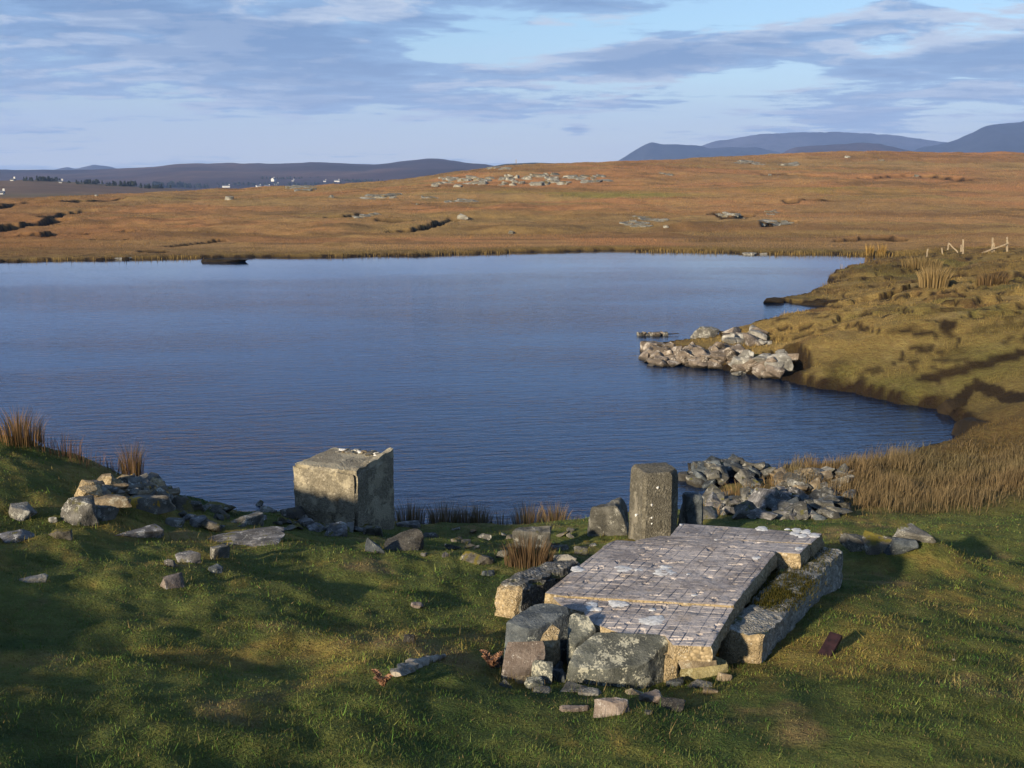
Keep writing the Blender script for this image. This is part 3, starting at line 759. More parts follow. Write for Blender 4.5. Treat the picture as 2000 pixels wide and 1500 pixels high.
def hull_mesh(P, size, seed, mat, sub=3, rough=.05, ang=22, bev=.035):
    bm = bmesh.new()
    for p in P: bm.verts.new(p)
    r = bmesh.ops.convex_hull(bm, input=bm.verts)
    dead = [v for v in bm.verts if not v.link_faces]
    if dead: bmesh.ops.delete(bm, geom=dead, context='VERTS')
    bmesh.ops.bevel(bm, geom=list(bm.edges), offset=bev, segments=1, affect='EDGES', profile=.5)
    bmesh.ops.triangulate(bm, faces=bm.faces)
    for k in range(1 if sub <= 2 else 2):
        lim = .42 if k == 0 else (.30 if sub == 3 else .16)
        es = [e for e in bm.edges if e.calc_length() > lim]
        if es: bmesh.ops.subdivide_edges(bm, edges=es, cuts=1 if sub <= 3 else 2, use_grid_fill=False); bmesh.ops.triangulate(bm, faces=bm.faces)
    bm.verts.index_update()
    V = np.array([v.co[:] for v in bm.verts]); T = np.array([[v.index for v in f.verts] for f in bm.faces]); bm.free()
    mx = np.abs(V).max(0); V = V / np.array([mx[0], mx[1], mx[2]])
    V = V + np.stack([fbm3(V * 1.8 + 11 * i + seed % 53, seed + i, 2) for i in range(3)], 1) * rough * 1.5 + np.stack([fbm3(V * 6 + 5 * i + seed % 31, seed + 5 + i, 2) for i in range(3)], 1) * rough * .7
    V = V * np.array(size) * .5
    me = tri_mesh('stone', V, T, [MAT[mat]]); finish(me, ang)
    return me

def seen_stone(name, label, mat, outline, z_back, z_front, down=None, cat='stone', rough=.030, flare=1.05, sink=.06):
    """a stone whose upper face has that outline in the photograph; its sides go down to the turf"""
    o_ = np.array(outline, float); lo, hi = o_[:, 1].min(), o_[:, 1].max()
    T = np.array([on_z(a, b, z_back + (z_front - z_back) * (b - lo) / (hi - lo)) for a, b in o_]); c = T.mean(0)
    B = c + (T - c) * np.array([flare, flare, 1]); 
    B[:, 2] = [ground_z(p[0], p[1]) - sink if down is None else t[2] - down for p, t in zip(B, T)]
    mid = (T * .45 + B * .55); mid[:, :2] = c[:2] + (mid[:, :2] - c[:2]) * 1.02
    P = np.r_[T, mid, B]; org = np.array([c[0], c[1], B[:, 2].min()])
    half = np.abs(P - (P.max(0) + P.min(0)) / 2).max(0); ctr = (P.max(0) + P.min(0)) / 2
    me = hull_mesh((P - ctr) / half, half * 2, nseed(), mat, 4, rough, 20, .03)
    o = link(name, me); o.location = ctr; tag(o, label, cat); FRINGE.append((c[0], c[1], half[0] * 1.05))
    return o

_seed = [100]
FRINGE = []
def nseed(): _seed[0] += 7; return _seed[0]

def stone(box, mat, label, name='stone', cat='stone', group=None, thick=None, depth=.75, sink=.47, rz=None, tilt=(0, 0), sub=3, cuts=9, rough=.05, block=.75, flat=False, lift=0.0, y0=2.0):
    """a loose stone that fills that box of the photograph, set into the turf"""
    x0, ya, x1, yb = box
    p = at((x0 + x1) / 2, yb - .12 * (yb - ya), y0); dist = math.sqrt(p[0] ** 2 + p[1] ** 2 + (p[2] - EYE) ** 2)
    s = math.sqrt(1 + ((x0 + x1) / 2 / 2000 - .5) ** 2) * p[1] / 2000 * math.cos(math.atan((yb - 750) / 2000) ) ** -1 * 1.0
    s = dist / 2000 * .96
    wid = (x1 - x0) * s * 1.02; dep = wid * depth
    ds = (EYE - p[2]) / dist; dc = math.sqrt(1 - ds * ds)
    hh = ((yb - ya) * s - dep * ds * .75) / dc
    hh = max(hh, .20 * wid) if thick is None else thick
    full = hh / (1 - sink)
    rng = np.random.default_rng(nseed())
    me = rock_mesh((wid, dep, full), _seed[0], mat, sub, cuts, block, rough, flat_top=flat)
    o = link(name, me)
    f = np.array([p[0], p[1]]) / np.hypot(p[0], p[1])
    c = p[:2] + f * dep * .38
    zc = ground_z(c[0], c[1])
    o.location = (c[0], c[1], max(min(zc, p[2] + .3 * dep), p[2] - .1) + full * (.5 - sink) + lift)
    o.rotation_euler = (tilt[0], tilt[1], (rng.uniform(-.25, .25) if rz is None else rz) - math.atan2(p[0], p[1]))
    if p[1] < 14: FRINGE.append((c[0], c[1], wid * .5))
    tag(o, label, cat, group)
    return o

def blades(name, P, h, w, col, mat, lean=.35, seed=0, seg=1, parent=None, bend=None, taper=.5):
    rng = np.random.default_rng(seed); n = len(P)
    th = rng.uniform(0, 2 * math.pi, n); side = np.stack([np.cos(th), np.sin(th), np.zeros(n)], 1)
    ph = rng.uniform(0, 2 * math.pi, n); L = rng.uniform(0, 1, n) ** .8 * lean
    ld = np.stack([np.cos(ph) * L, np.sin(ph) * L, np.zeros(n)], 1)
    if bend is not None: ld = ld + np.asarray(bend)
    up = np.array([0, 0, 1.0])
    tip = P + (ld + up * np.sqrt(np.clip(1 - (ld ** 2).sum(1), .15, 1))[:, None]) * h[:, None]
    if seg == 1:
        V = np.stack([P - side * w[:, None] / 2, P + side * w[:, None] / 2, tip], 1).reshape(-1, 3)
        T = np.arange(3 * n).reshape(-1, 3); C = np.repeat(col, 3, 0)
    else:
        mid = P + (ld * .28 + up * .6) * h[:, None]
        wm = w * taper + w * .2
        V = np.stack([P - side * w[:, None] / 2, P + side * w[:, None] / 2, mid - side * wm[:, None] / 2, mid + side * wm[:, None] / 2, tip], 1).reshape(-1, 3)
        b = np.arange(n)[:, None] * 5
        T = np.concatenate([b + np.array([[0, 1, 3]]), b + np.array([[0, 3, 2]]), b + np.array([[2, 3, 4]])], 1).reshape(-1, 3); C = np.repeat(col, 5, 0)
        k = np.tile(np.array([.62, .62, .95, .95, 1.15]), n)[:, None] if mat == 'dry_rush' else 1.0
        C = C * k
    return link(name, tri_mesh(name, V, T, [MAT[mat]], C), parent)

def tuft(px, py, n, h, spread, c1, c2, label, name='rush_tuft', cat='rushes', group=None, lean=.35, bend=None, wid=.006, y0=2.0, loc=None):
    p = at(px, py, y0) if loc is None else np.asarray(loc, float)
    rng = np.random.default_rng(nseed())
    r = spread * np.sqrt(rng.uniform(0, 1, n)); a = rng.uniform(0, 2 * math.pi, n)
    P = np.stack([r * np.cos(a), r * np.sin(a) * .8, np.full(n, -.03)], 1)
    hh = h * rng.uniform(.45, 1.0, n) * (1 - .35 * (r / spread) ** 2)
    f = rng.uniform(0, 1, n)[:, None]; col = (np.array(c1) * (1 - f) + np.array(c2) * f) * rng.uniform(.6, 1.25, n)[:, None]
    ld = np.stack([np.cos(a) * r / spread * .16, np.sin(a) * r / spread * .16, np.zeros(n)], 1)
    if bend is not None: ld = ld + np.asarray(bend)
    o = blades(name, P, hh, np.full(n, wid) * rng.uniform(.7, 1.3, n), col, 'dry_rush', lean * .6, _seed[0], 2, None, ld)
    o.location = p
    tag(o, label, cat, group)
    return o

def hexa_mesh(corners, seg, mats, rough=.01, seed=0, freq=6.0, chip=.02, round_=.03, face_mat=None, ang=30, fine=.35):
    """a rough six-sided body: corners = 4 bottom then 4 top, anticlockwise; edges worn, faces uneven"""
    c = np.array(corners, float); nx, ny, nz = seg
    pts = {}; V = []; F = []; M = []
    def vid(i, j, k):
        if (i, j, k) not in pts:
            u, v, w = i / nx, j / ny, k / nz
            b = (c[0] * (1 - u) + c[1] * u) * (1 - v) + (c[3] * (1 - u) + c[2] * u) * v
            t = (c[4] * (1 - u) + c[5] * u) * (1 - v) + (c[7] * (1 - u) + c[6] * u) * v
            pts[(i, j, k)] = len(V); V.append(b * (1 - w) + t * w)
        return pts[(i, j, k)]
    def quad(a, b, cc, d, f): F.append((a, b, cc, d)); M.append(face_mat[f] if face_mat else 0)
    for i in range(nx):
        for j in range(ny):
            quad(vid(i, j, 0), vid(i, j + 1, 0), vid(i + 1, j + 1, 0), vid(i + 1, j, 0), 'bottom')
            quad(vid(i, j, nz), vid(i + 1, j, nz), vid(i + 1, j + 1, nz), vid(i, j + 1, nz), 'top')
    for k in range(nz):
        for i in range(nx):
            quad(vid(i, 0, k), vid(i + 1, 0, k), vid(i + 1, 0, k + 1), vid(i, 0, k + 1), 'front')
            quad(vid(i, ny, k), vid(i, ny, k + 1), vid(i + 1, ny, k + 1), vid(i + 1, ny, k), 'back')
        for j in range(ny):
            quad(vid(0, j, k), vid(0, j, k + 1), vid(0, j + 1, k + 1), vid(0, j + 1, k), 'left')
            quad(vid(nx, j, k), vid(nx, j + 1, k), vid(nx, j + 1, k + 1), vid(nx, j, k + 1), 'right')
    V = np.array(V); ctr = V.mean(0)
    keys = np.array(list(pts.keys())); on = ((keys == 0) | (keys == np.array([nx, ny, nz]))).sum(1)
    # wear edges and corners inward
    din = ctr - V; din /= np.linalg.norm(din, axis=1)[:, None]
    nse = vnoise3(V * freq * .8 + seed, seed)
    V = V + din * (np.where(on >= 3, round_ * 1.2, np.where(on == 2, round_ * .75, 0)) + np.where(on >= 2, chip * np.clip(nse * 2.2 - .9, 0, 1), 0))[:, None]
    V = V + np.stack([fbm3(V * freq + 5.1 * i, seed + i, 4) for i in range(3)], 1) * rough
    V = V + np.stack([fbm3(V * freq * 6 + 3.7 * i, seed + 9 + i, 2) for i in range(3)], 1) * rough * fine
    me = tri_mesh('body', V, np.array(F), [MAT[m] for m in mats])
    me.polygons.foreach_set('material_index', np.array(M, np.int32)); finish(me, ang)
    return me

# ------------------------------------------------------------------ the concrete slabs
def slab_plane(px, py, c): return on_plane(px, py, c)
def on_plane(px, py, pl):
    c, sx, sy = pl; d = ray(px, py); t = (c - EYE) / (d[2] - sx * d[0] - sy * d[1])
    return np.array([d[0] * t, d[1] * t, EYE + d[2] * t])

def slab(name, label, quad, outline, gu, gv, thick, seed, top='slab_concrete', lichens=(), res=14, phase=(0, 0), tilt_noise=.004):
    """scored concrete slab. quad: four corner points (front-left, front-right, back-right, back-left);
    outline: the broken edge as a polygon in the quad's own 0..1 coordinates; gu, gv: number of scored cells"""
    q = np.array(quad, float); nu, nv = gu * res, gv * res
    U, Vv = np.meshgrid(np.linspace(0, 1, nu + 1), np.linspace(0, 1, nv + 1), indexing='ij')
    u = U.ravel(); v = Vv.ravel()
    def world(u, v):
        u = np.asarray(u)[:, None]; v = np.asarray(v)[:, None]
        return (q[0] * (1 - u) + q[1] * u) * (1 - v) + (q[3] * (1 - u) + q[2] * u) * v
    nrm = np.cross(q[1] - q[0], q[3] - q[0]); nrm /= np.linalg.norm(nrm)
    P = world(u, v)
    # scored lines
    ii = np.rint(u * nu).astype(int); jj = np.rint(v * nv).astype(int)
    gr = ((ii % res == res // 2) | (jj % res == res // 2))
    wear = vnoise2(u * gu * .6 + seed, v * gv * .6, seed)
    dz = np.where(gr, -.0060 * (.10 + 1.1 * wear), 0) + fbm2(P[:, 0] * 22, P[:, 1] * 22, seed, 3) * .0035 + fbm2(P[:, 0] * 5, P[:, 1] * 5, seed + 2, 3) * tilt_noise
    dz = dz - np.where(vnoise2(P[:, 0] * 16, P[:, 1] * 16, seed + 4) > .86, .008, 0)
    P = P + nrm * dz[:, None]
    poly = np.array(outline, float)
    if poly.max() > 3:                      # given as seen: bring it into the slab's own coordinates
        pl = plane_of(q); res_ = []
        for a in poly:
            w = on_plane(a[0], a[1], pl); uv_ = np.array([.5, .5])
            for _ in range(25):
                f0 = world([uv_[0]], [uv_[1]])[0] - w
                du = (q[1] - q[0]) * (1 - uv_[1]) + (q[2] - q[3]) * uv_[1]; dv = (q[3] - q[0]) * (1 - uv_[0]) + (q[2] - q[1]) * uv_[0]
                uv_ = uv_ - np.linalg.lstsq(np.stack([du, dv], 1), f0, rcond=None)[0]
            res_.append(np.clip(uv_, 0, 1))
        poly = np.array(res_)
    # roughen the outline
    pts = []
    L = np.array([np.linalg.norm(q[1] - q[0]), np.linalg.norm(q[3] - q[0])])
    for a, b in zip(poly, np.roll(poly, -1, 0)):
        k = max(2, int(np.linalg.norm((b - a) * L) / .05))
        for s in range(k): pts.append(a + (b - a) * s / k)
    pts = np.array(pts); cen = poly.mean(0)
    jit = fbm2(pts[:, 0] * 9 + seed, pts[:, 1] * 9, seed + 5, 3) * .012
    inner = (pts[:, 0] > .02) & (pts[:, 0] < .98) & (pts[:, 1] > .02) & (pts[:, 1] < .98)
    pts = pts + (cen - pts) * (np.abs(jit) + np.where(inner, jit * 2.2, 0))[:, None]
    keepv = inside(pts, np.stack([u, v], 1))
    idx = np.arange((nu + 1) * (nv + 1)).reshape(nu + 1, nv + 1)
    Q = np.stack([idx[:-1, :-1], idx[1:, :-1], idx[1:, 1:], idx[:-1, 1:]], -1).reshape(-1, 4)
    Q = Q[keepv[Q].all(1)]
    used = np.unique(Q); remap = -np.ones(len(u), int); remap[used] = np.arange(len(used)); Q = remap[Q]; P = P[used]; UV = np.stack([u, v], 1)[used]
    # boundary loop
    from collections import defaultdict
    cnt = defaultdict(int)
    for f in Q:
        for a, b in zip(f, np.roll(f, -1)): cnt[(int(a), int(b))] += 1
    bd = {a: b for (a, b) in cnt if (b, a) not in cnt}
    start = next(iter(bd)); loop = [start]
    while bd.get(loop[-1]) is not None and bd[loop[-1]] != start and len(loop) < len(bd) + 2: loop.append(bd[loop[-1]])
    loop = np.array(loop)
    # pull the edge onto the outline
    B = UV[loop]; best = np.full(len(B), 1e9); tgt = B.copy()
    for a, b in zip(pts, np.roll(pts, -1, 0)):
        ab = b - a; t = np.clip(((B - a) @ ab) / max(ab @ ab, 1e-12), 0, 1); c = a + t[:, None] * ab; e = (((B - c) * L) ** 2).sum(1)
        m = e < best; best[m] = e[m]; tgt[m] = c[m]
    P[loop] = world(tgt[:, 0], tgt[:, 1]) - nrm * .004
    rows = [loop]; V = [P]; n0 = len(P); nl = len(loop)
    cw_ = world(np.array([cen[0]]), np.array([cen[1]]))[0]
    out = P[loop] - cw_; out -= np.outer(out @ nrm, nrm); out /= np.linalg.norm(out, axis=1)[:, None]
    F3 = []
    for s in range(1, 6):
        base = P[loop] - nrm * thick * s / 5
        bul = (.010 * math.sin(s / 5 * math.pi) + fbm3(base * 14, seed + 1, 3) * .016 + fbm3(base * 45, seed + 2, 2) * .006)
        if s == 1: bul = bul * .4 + .004
        Vr = base + out * bul[:, None]
        V.append(Vr); rows.append(np.arange(nl) + n0); n0 += nl
    for a, b in zip(rows, rows[1:]):
        F3.append(np.stack([a, b, np.roll(b, -1), np.roll(a, -1)], 1))
    W = np.concatenate(F3)[:, ::1]
    V = np.concatenate(V); 
    V = np.r_[V, [cw_ - nrm * thick]]
    last = rows[-1]
    bot = np.stack([last, np.full(nl, len(V) - 1), np.full(nl, len(V) - 1), np.roll(last, -1)], 1)
    bot_t = np.stack([last, np.full(nl, len(V) - 1), np.roll(last, -1)], 1)
    org = cw_ - nrm * thick
    me = bpy.data.meshes.new(name)
    me.from_pydata((V - org).tolist(), [], Q.tolist() + W.tolist() + bot_t.tolist())
    me.materials.append(MAT[top]); me.materials.append(MAT['broken_aggregate'])
    me.polygons.foreach_set('material_index', np.r_[np.zeros(len(Q)), np.ones(len(W) + len(bot_t))].astype(np.int32))
    finish(me, 35)
    o = link(name, me); o.location = org; tag(o, label, 'slab', 'scored concrete slabs')
    for (lx, ly, lw, lh) in lichens:       # white crusts of lichen, each a thin raised disc
        pl = plane_of(q); c = on_plane(lx, ly, pl)
        ex = on_plane(lx + lw / 2, ly, pl) - c; ey = on_plane(lx, ly - lh / 2, pl) - c
        rng = np.random.default_rng(nseed()); k = 34; an = np.linspace(0, 2 * math.pi, k, endpoint=False)
        rr = 1 + .12 * np.sin(an * 2 + rng.uniform(0, 6)) + .10 * np.sin(an * 3 + rng.uniform(0, 6)) + .07 * np.sin(an * 7 + rng.uniform(0, 6)) + rng.normal(0, .05, k)
        ring = c + np.outer(np.cos(an) * rr, ex) + np.outer(np.sin(an) * rr, ey)
        inner_ = c + (ring - c) * .86 + nrm * .0035; ring = ring + nrm * .001
        VV = np.r_[ring, inner_, [c + nrm * .003]] - org
        fs = [(i, (i + 1) % k, k + (i + 1) % k, k + i) for i in range(k)] + [(k + i, k + (i + 1) % k, 2 * k) for i in range(k)]
        m2 = bpy.data.meshes.new('lichen_patch'); m2.from_pydata(VV.tolist(), [], fs); m2.materials.append(MAT['white_lichen']); finish(m2, 60)
        link('lichen_patch', m2, o)
    return o

def plane_of(q):
    n = np.cross(q[1] - q[0], q[3] - q[0]); n /= np.linalg.norm(n)
    return (float(n @ q[0] / n[2]), float(-n[0] / n[2]), float(-n[1] / n[2]))

SX, SY = .06, -.085
PB = (2.34 - SX * 1.3 - SY * 6.6, SX, SY)                    # plane of the main slab
qB = [on_plane(*p, PB) for p in ((1060, 1160), (1432, 1182), (1518, 1076), (1196, 1053))]
slab('concrete_slab', 'largest grid-scored concrete slab in the middle, dotted with round white lichen', qB,
     [(0, .02), (.10, 0), (.22, -.0), (1, 0), (1, .97), (.985, 1), (.03, 1), (0, .93)], 16, 12, .10, 11,
     lichens=[(1127, 1112, 27, 11), (1216, 1111, 38, 11), (1247, 1114, 20, 6), (1297, 1118, 45, 14), (1300, 1108, 24, 7), (1477, 1090, 17, 6), (1344, 1122, 8, 3), (1356, 1163, 12, 4)])
PA = (PB[0] - .016, SX, SY)
qA = [on_plane(*p, PA) for p in ((1000, 1246), (1388, 1262), (1434, 1185), (1076, 1164))]
slab('concrete_slab', 'lower front concrete slab with broken corner and biggest white lichen, beside the kerb', qA,
     [(1434, 1185), (1388, 1262), (1314, 1260), (1298, 1240), (1250, 1240), (1206, 1234), (1150, 1214), (1140, 1194), (1100, 1184), (1078, 1165)][::-1], 16, 8, .085, 12,
     lichens=[(1154, 1184, 27, 17), (1168, 1190, 18, 7), (1206, 1179, 38, 15), (1274, 1191, 13, 6), (1274, 1212, 53, 18), (1148, 1164, 15, 5)])
PC = (PB[0] - .014, SX, SY)
qC = [on_plane(*p, PC) for p in ((1238, 1056), (1562, 1081), (1580, 1062), (1286, 1045))]
slab('concrete_slab', 'narrow dark concrete slab showing between the other two slabs', qC, [(0, 0), (1, 0), (1, 1), (.01, 1)], 14, 3, .12, 13, 'slab_concrete_dark', lichens=[(1560, 1072, 18, 6), (1398, 1054, 7, 4)])
PD = (PB[0] - .022, SX, SY)
qD = [on_plane(*p, PD) for p in ((1308, 1046.5), (1584, 1061), (1606, 1041), (1326, 1021))]
slab('concrete_slab', 'farthest concrete slab, a cluster of white lichen on its corner', qD, [(0, 0), (1, 0), (1, 1), (.01, 1)], 12, 3, .13, 14, 'slab_concrete_dark',
     lichens=[(1330, 1025, 7, 3), (1488, 1033, 26, 9), (1538, 1034, 11, 4), (1556, 1036, 20, 9), (1574, 1039, 22, 9), (1552, 1043, 20, 9), (1590, 1046, 20, 9), (1568, 1047, 18, 8)])

def beam(name, label, axis, wid, hgt, seg, mats, seed, rough=.012, face_mat=None, cat='kerb', roll=0.0, rnd=.02, freq=7.0, fine=.5):
    a, b = np.array(axis[0], float), np.array(axis[1], float)
    d = b - a; d /= np.linalg.norm(d); s = np.cross(d, [0, 0, 1]); s /= np.linalg.norm(s); u = np.cross(s, d)
    s, u = s * math.cos(roll) + u * math.sin(roll), u * math.cos(roll) - s * math.sin(roll)
    h = s * wid / 2; v = -u * hgt
    c = [a - h + v, a + h + v, b + h + v, b - h + v, a - h, a + h, b + h, b - h]
    org = a + v * .9
    me = hexa_mesh([p - org for p in c], seg, mats, rough, seed, freq, .03, rnd, face_mat, 32, fine)
    o = link(name, me); o.location = org; tag(o, label, cat, 'concrete kerbs under the slabs')
    return o
def ground_line(p, up): return np.array([p[0], p[1], p[2] + up])
k1 = on_plane(1449, 1236, (PA[0] - .075, SX, SY)); k2 = on_plane(1616, 1064, (PA[0] - .05, SX, SY - .01))
kerb = beam('concrete_kerb', 'long pebbly concrete kerb along the slabs, mossy in the middle', (k1, k2), .25, .30, (8, 60, 10), ['kerb_concrete', 'dark_kerb_concrete', 'broken_aggregate'], 21, .026,
            {'top': 0, 'front': 2, 'back': 0, 'left': 0, 'right': 0, 'bottom': 0})
def moss_on(parent, a, b, w, n, seed):
    rng = np.random.default_rng(seed); t = rng.beta(2, 2, n); s = rng.normal(0, .35, n)
    d = b - a; sd = np.cross(d / np.linalg.norm(d), [0, 0, 1])
    P = a + np.outer(t, d) + np.outer(s * w, sd) + np.array([0, 0, -.01]); P = P - np.array(parent.location)
    f = rng.uniform(0, 1, n)[:, None]; col = np.array((.030, .036, .009)) * (1 - f) + np.array((.085, .070, .014)) * f
    blades('moss', P, rng.uniform(.015, .045, n), np.full(n, .007), col, 'grass_blades', .95, seed, 1, parent)
moss_on(kerb, k1 + (k2 - k1) * .22, k1 + (k2 - k1) * .62, .20, 5200, 5)
moss_on(kerb, k1 + (k2 - k1) * .60, k1 + (k2 - k1) * .98, .16, 1100, 6)
j1 = on_plane(990, 1142, (PB[0] - .06, SX, SY)); j2 = on_plane(1120, 1092, (PB[0] - .10, SX, SY))
beam('concrete_kerb', 'stub of broken concrete kerb sticking out from under the main slab', (j1, j2), .22, .34, (10, 22, 10), ['dark_kerb_concrete', 'broken_aggregate'], 22, .03,
     {'top': 0, 'front': 1, 'back': 0, 'left': 1, 'right': 0, 'bottom': 0}, rnd=.045, freq=9)

# stones that carry the slabs and lie in front of them
HS = dict(sub=4, rough=.04, y0=2.5)
seen_stone('stone', 'biggest flat-topped grey stone propping the front of the slabs', 'green_rock', [(1112, 1292), (1126, 1264), (1164, 1234), (1308, 1240), (1304, 1254), (1264, 1290), (1246, 1300), (1172, 1308), (1124, 1304)], 2.40, 2.29, rough=.022)
seen_stone('stone', 'dark blue-grey flat stone beside the kerb stub', 'slate_rock', [(987, 1215), (1000, 1204), (1043, 1178), (1064, 1177), (1110, 1186), (1112, 1198), (1052, 1226), (1032, 1230)], 2.42, 2.37)
seen_stone('concrete_plate', 'tilted pinkish concrete plate left of the biggest stone', 'pink_rock', [(991, 1254), (1060, 1252), (1064, 1263), (1026, 1311), (1007, 1318), (980, 1316), (984, 1288)], 2.40, 2.23, down=.07, rough=.02, flare=1.0)
seen_stone('stone', 'small tan pebbly chunk between the blue stone and the biggest stone', 'broken_aggregate', [(1078, 1218), (1094, 1229), (1090, 1246), (1080, 1266), (1054, 1252), (1060, 1238)], 2.42, 2.32)
seen_stone('stone', 'smooth greenish upright stone under the slab edge', 'green_rock', [(1113, 1200), (1127, 1196), (1150, 1202), (1164, 1226), (1144, 1243), (1122, 1260), (1110, 1257), (1109, 1226)], 2.42, 2.30)
seen_stone('stone', 'rounded yellowish stone under the front slab, beside the kerb end', 'yellow_rock', [(1337, 1296), (1357, 1287), (1396, 1281), (1418, 1290), (1421, 1299), (1402, 1316), (1368, 1328), (1334, 1316), (1326, 1310)], 2.27, 2.17)
seen_stone('stone', 'thin tan wedge stone on top of the yellowish stone', 'tan_rock', [(1327, 1279), (1357, 1275), (1393, 1277), (1399, 1283), (1354, 1289), (1332, 1290)], 2.33, 2.31, down=.05)
seen_stone('stone', 'narrow broken tan chunk between the biggest stone and the yellowish stone', 'broken_aggregate', [(1306, 1262), (1315, 1260), (1326, 1274), (1324, 1294), (1322, 1311), (1300, 1305), (1298, 1288)], 2.36, 2.22)
stone((1156, 1358, 1238, 1406), 'pink_rock', 'pinkish wedge-shaped stone in the grass in front of the slabs', thick=.07, depth=.7, **HS)
stone((1094, 1368, 1160, 1394), 'pink_rock', 'low pinkish sliver beside the wedge-shaped stone', thick=.03, depth=.5, **HS)
stone((1246, 1340, 1300, 1378), 'pink_rock', 'brownish stone half sunk below the biggest stone', thick=.06, depth=.8, **HS)
stone((1284, 1352, 1340, 1394), 'dark_wet_rock', 'dark wet slab sunk in the grass below the slabs', thick=.04, depth=.8, **HS)
for i, (b, m, l) in enumerate([((1028, 1292, 1080, 1346), 'green_rock', 'grey-green chip under the tilted plate, beside the biggest stone'), ((1060, 1284, 1100, 1330), 'slate_rock', 'dark angular chip wedged against the biggest stone'),
                               ((1026, 1320, 1068, 1350), 'green_rock', 'small pale chip lowest under the tilted plate'), ((1094, 1334, 1146, 1356), 'heap_rock', 'flat grey chip at the foot of the biggest stone'),
                               ((966, 1278, 990, 1310), 'slate_rock', 'small slate chip behind the bracken, left of the tilted plate'), ((1084, 1222, 1112, 1250), 'slate_rock', 'little dark chip on the tan chunk, under the slab'),
                               ((1150, 1262, 1190, 1290), 'heap_rock', 'grey filler stone under the broken slab corner'), ((1206, 1236, 1300, 1262), 'slate_rock', 'dark stone in the gap under the broken slab edge'),
                               ((1340, 1322, 1390, 1346), 'heap_rock', 'grey chip in front of the yellowish stone'), ((1372, 1340, 1402, 1358), 'tan_rock', 'tan chip in the grass below the kerb end'),
                               ((970, 1324, 1010, 1346), 'heap_rock', 'low grey chip at the bottom left of the slab stones'), ((1258, 1384, 1276, 1398), 'heap_rock', 'tiny grey pebble right of the wedge-shaped stone')]):
    stone(b, m, l, name='stone_chip', depth=.9, **HS)
for b, m, l in (((1000, 1316, 1040, 1340), 'tan_rock', 'tan chip under the left end of the tilted plate'), ((1068, 1304, 1110, 1338), 'slate_rock', 'dark chip leaning on the left side of the biggest stone'), ((1130, 1340, 1176, 1362), 'grey_rock', 'pale grey chip at the left foot of the biggest stone'),
                ((1222, 1338, 1262, 1360), 'tan_rock', 'tan chip at the right foot of the biggest stone'), ((1300, 1318, 1338, 1344), 'slate_rock', 'dark slab chip below the narrow tan chunk'), ((1398, 1312, 1430, 1334), 'tan_rock', 'tan chip between the yellowish stone and the kerb end'),
                ((1352, 1326, 1392, 1346), 'pale_rock', 'pale chip just below the yellowish stone'), ((1040, 1338, 1078, 1356), 'heap_rock', 'low grey chip in the grass below the tilted plate'), ((984, 1300, 1010, 1324), 'grey_rock', 'grey chip behind the lower corner of the tilted plate')):
    stone(b, m, l, name='stone_chip', depth=.9, **HS)
# hardcore under the slabs so that they rest on something
def hardcore():
    root = empty('slab_footing', tuple((qB[0] + qB[2]) / 2 - np.array([0, 0, .45])))
    tag(root, 'dark rubble packing in the gap under the concrete slabs', 'rubble')
    rng = np.random.default_rng(4); o = np.array(root.location)
    for i in range(18):
        u, v = rng.uniform(.12, .88), rng.uniform(.0, 1.0)
        p = (qB[0] * (1 - u) + qB[1] * u) * (1 - v) + (qD[3] * (1 - u) + qD[2] * u) * v
        zt = PB[0] + SX * p[0] + SY * p[1] - .13; zg = ground_z(p[0], p[1]) - .05
        h = max(zt - zg, .08)
        me = rock_mesh((rng.uniform(.24, .4), rng.uniform(.24, .4), h * 1.15), nseed(), 'heap_rock', 2, 7, .55)
        s = link('stone', me, root); s.location = np.array([p[0], p[1], zg + h * .5]) - o; s.rotation_euler = (0, 0, rng.uniform(0, 6))
hardcore()
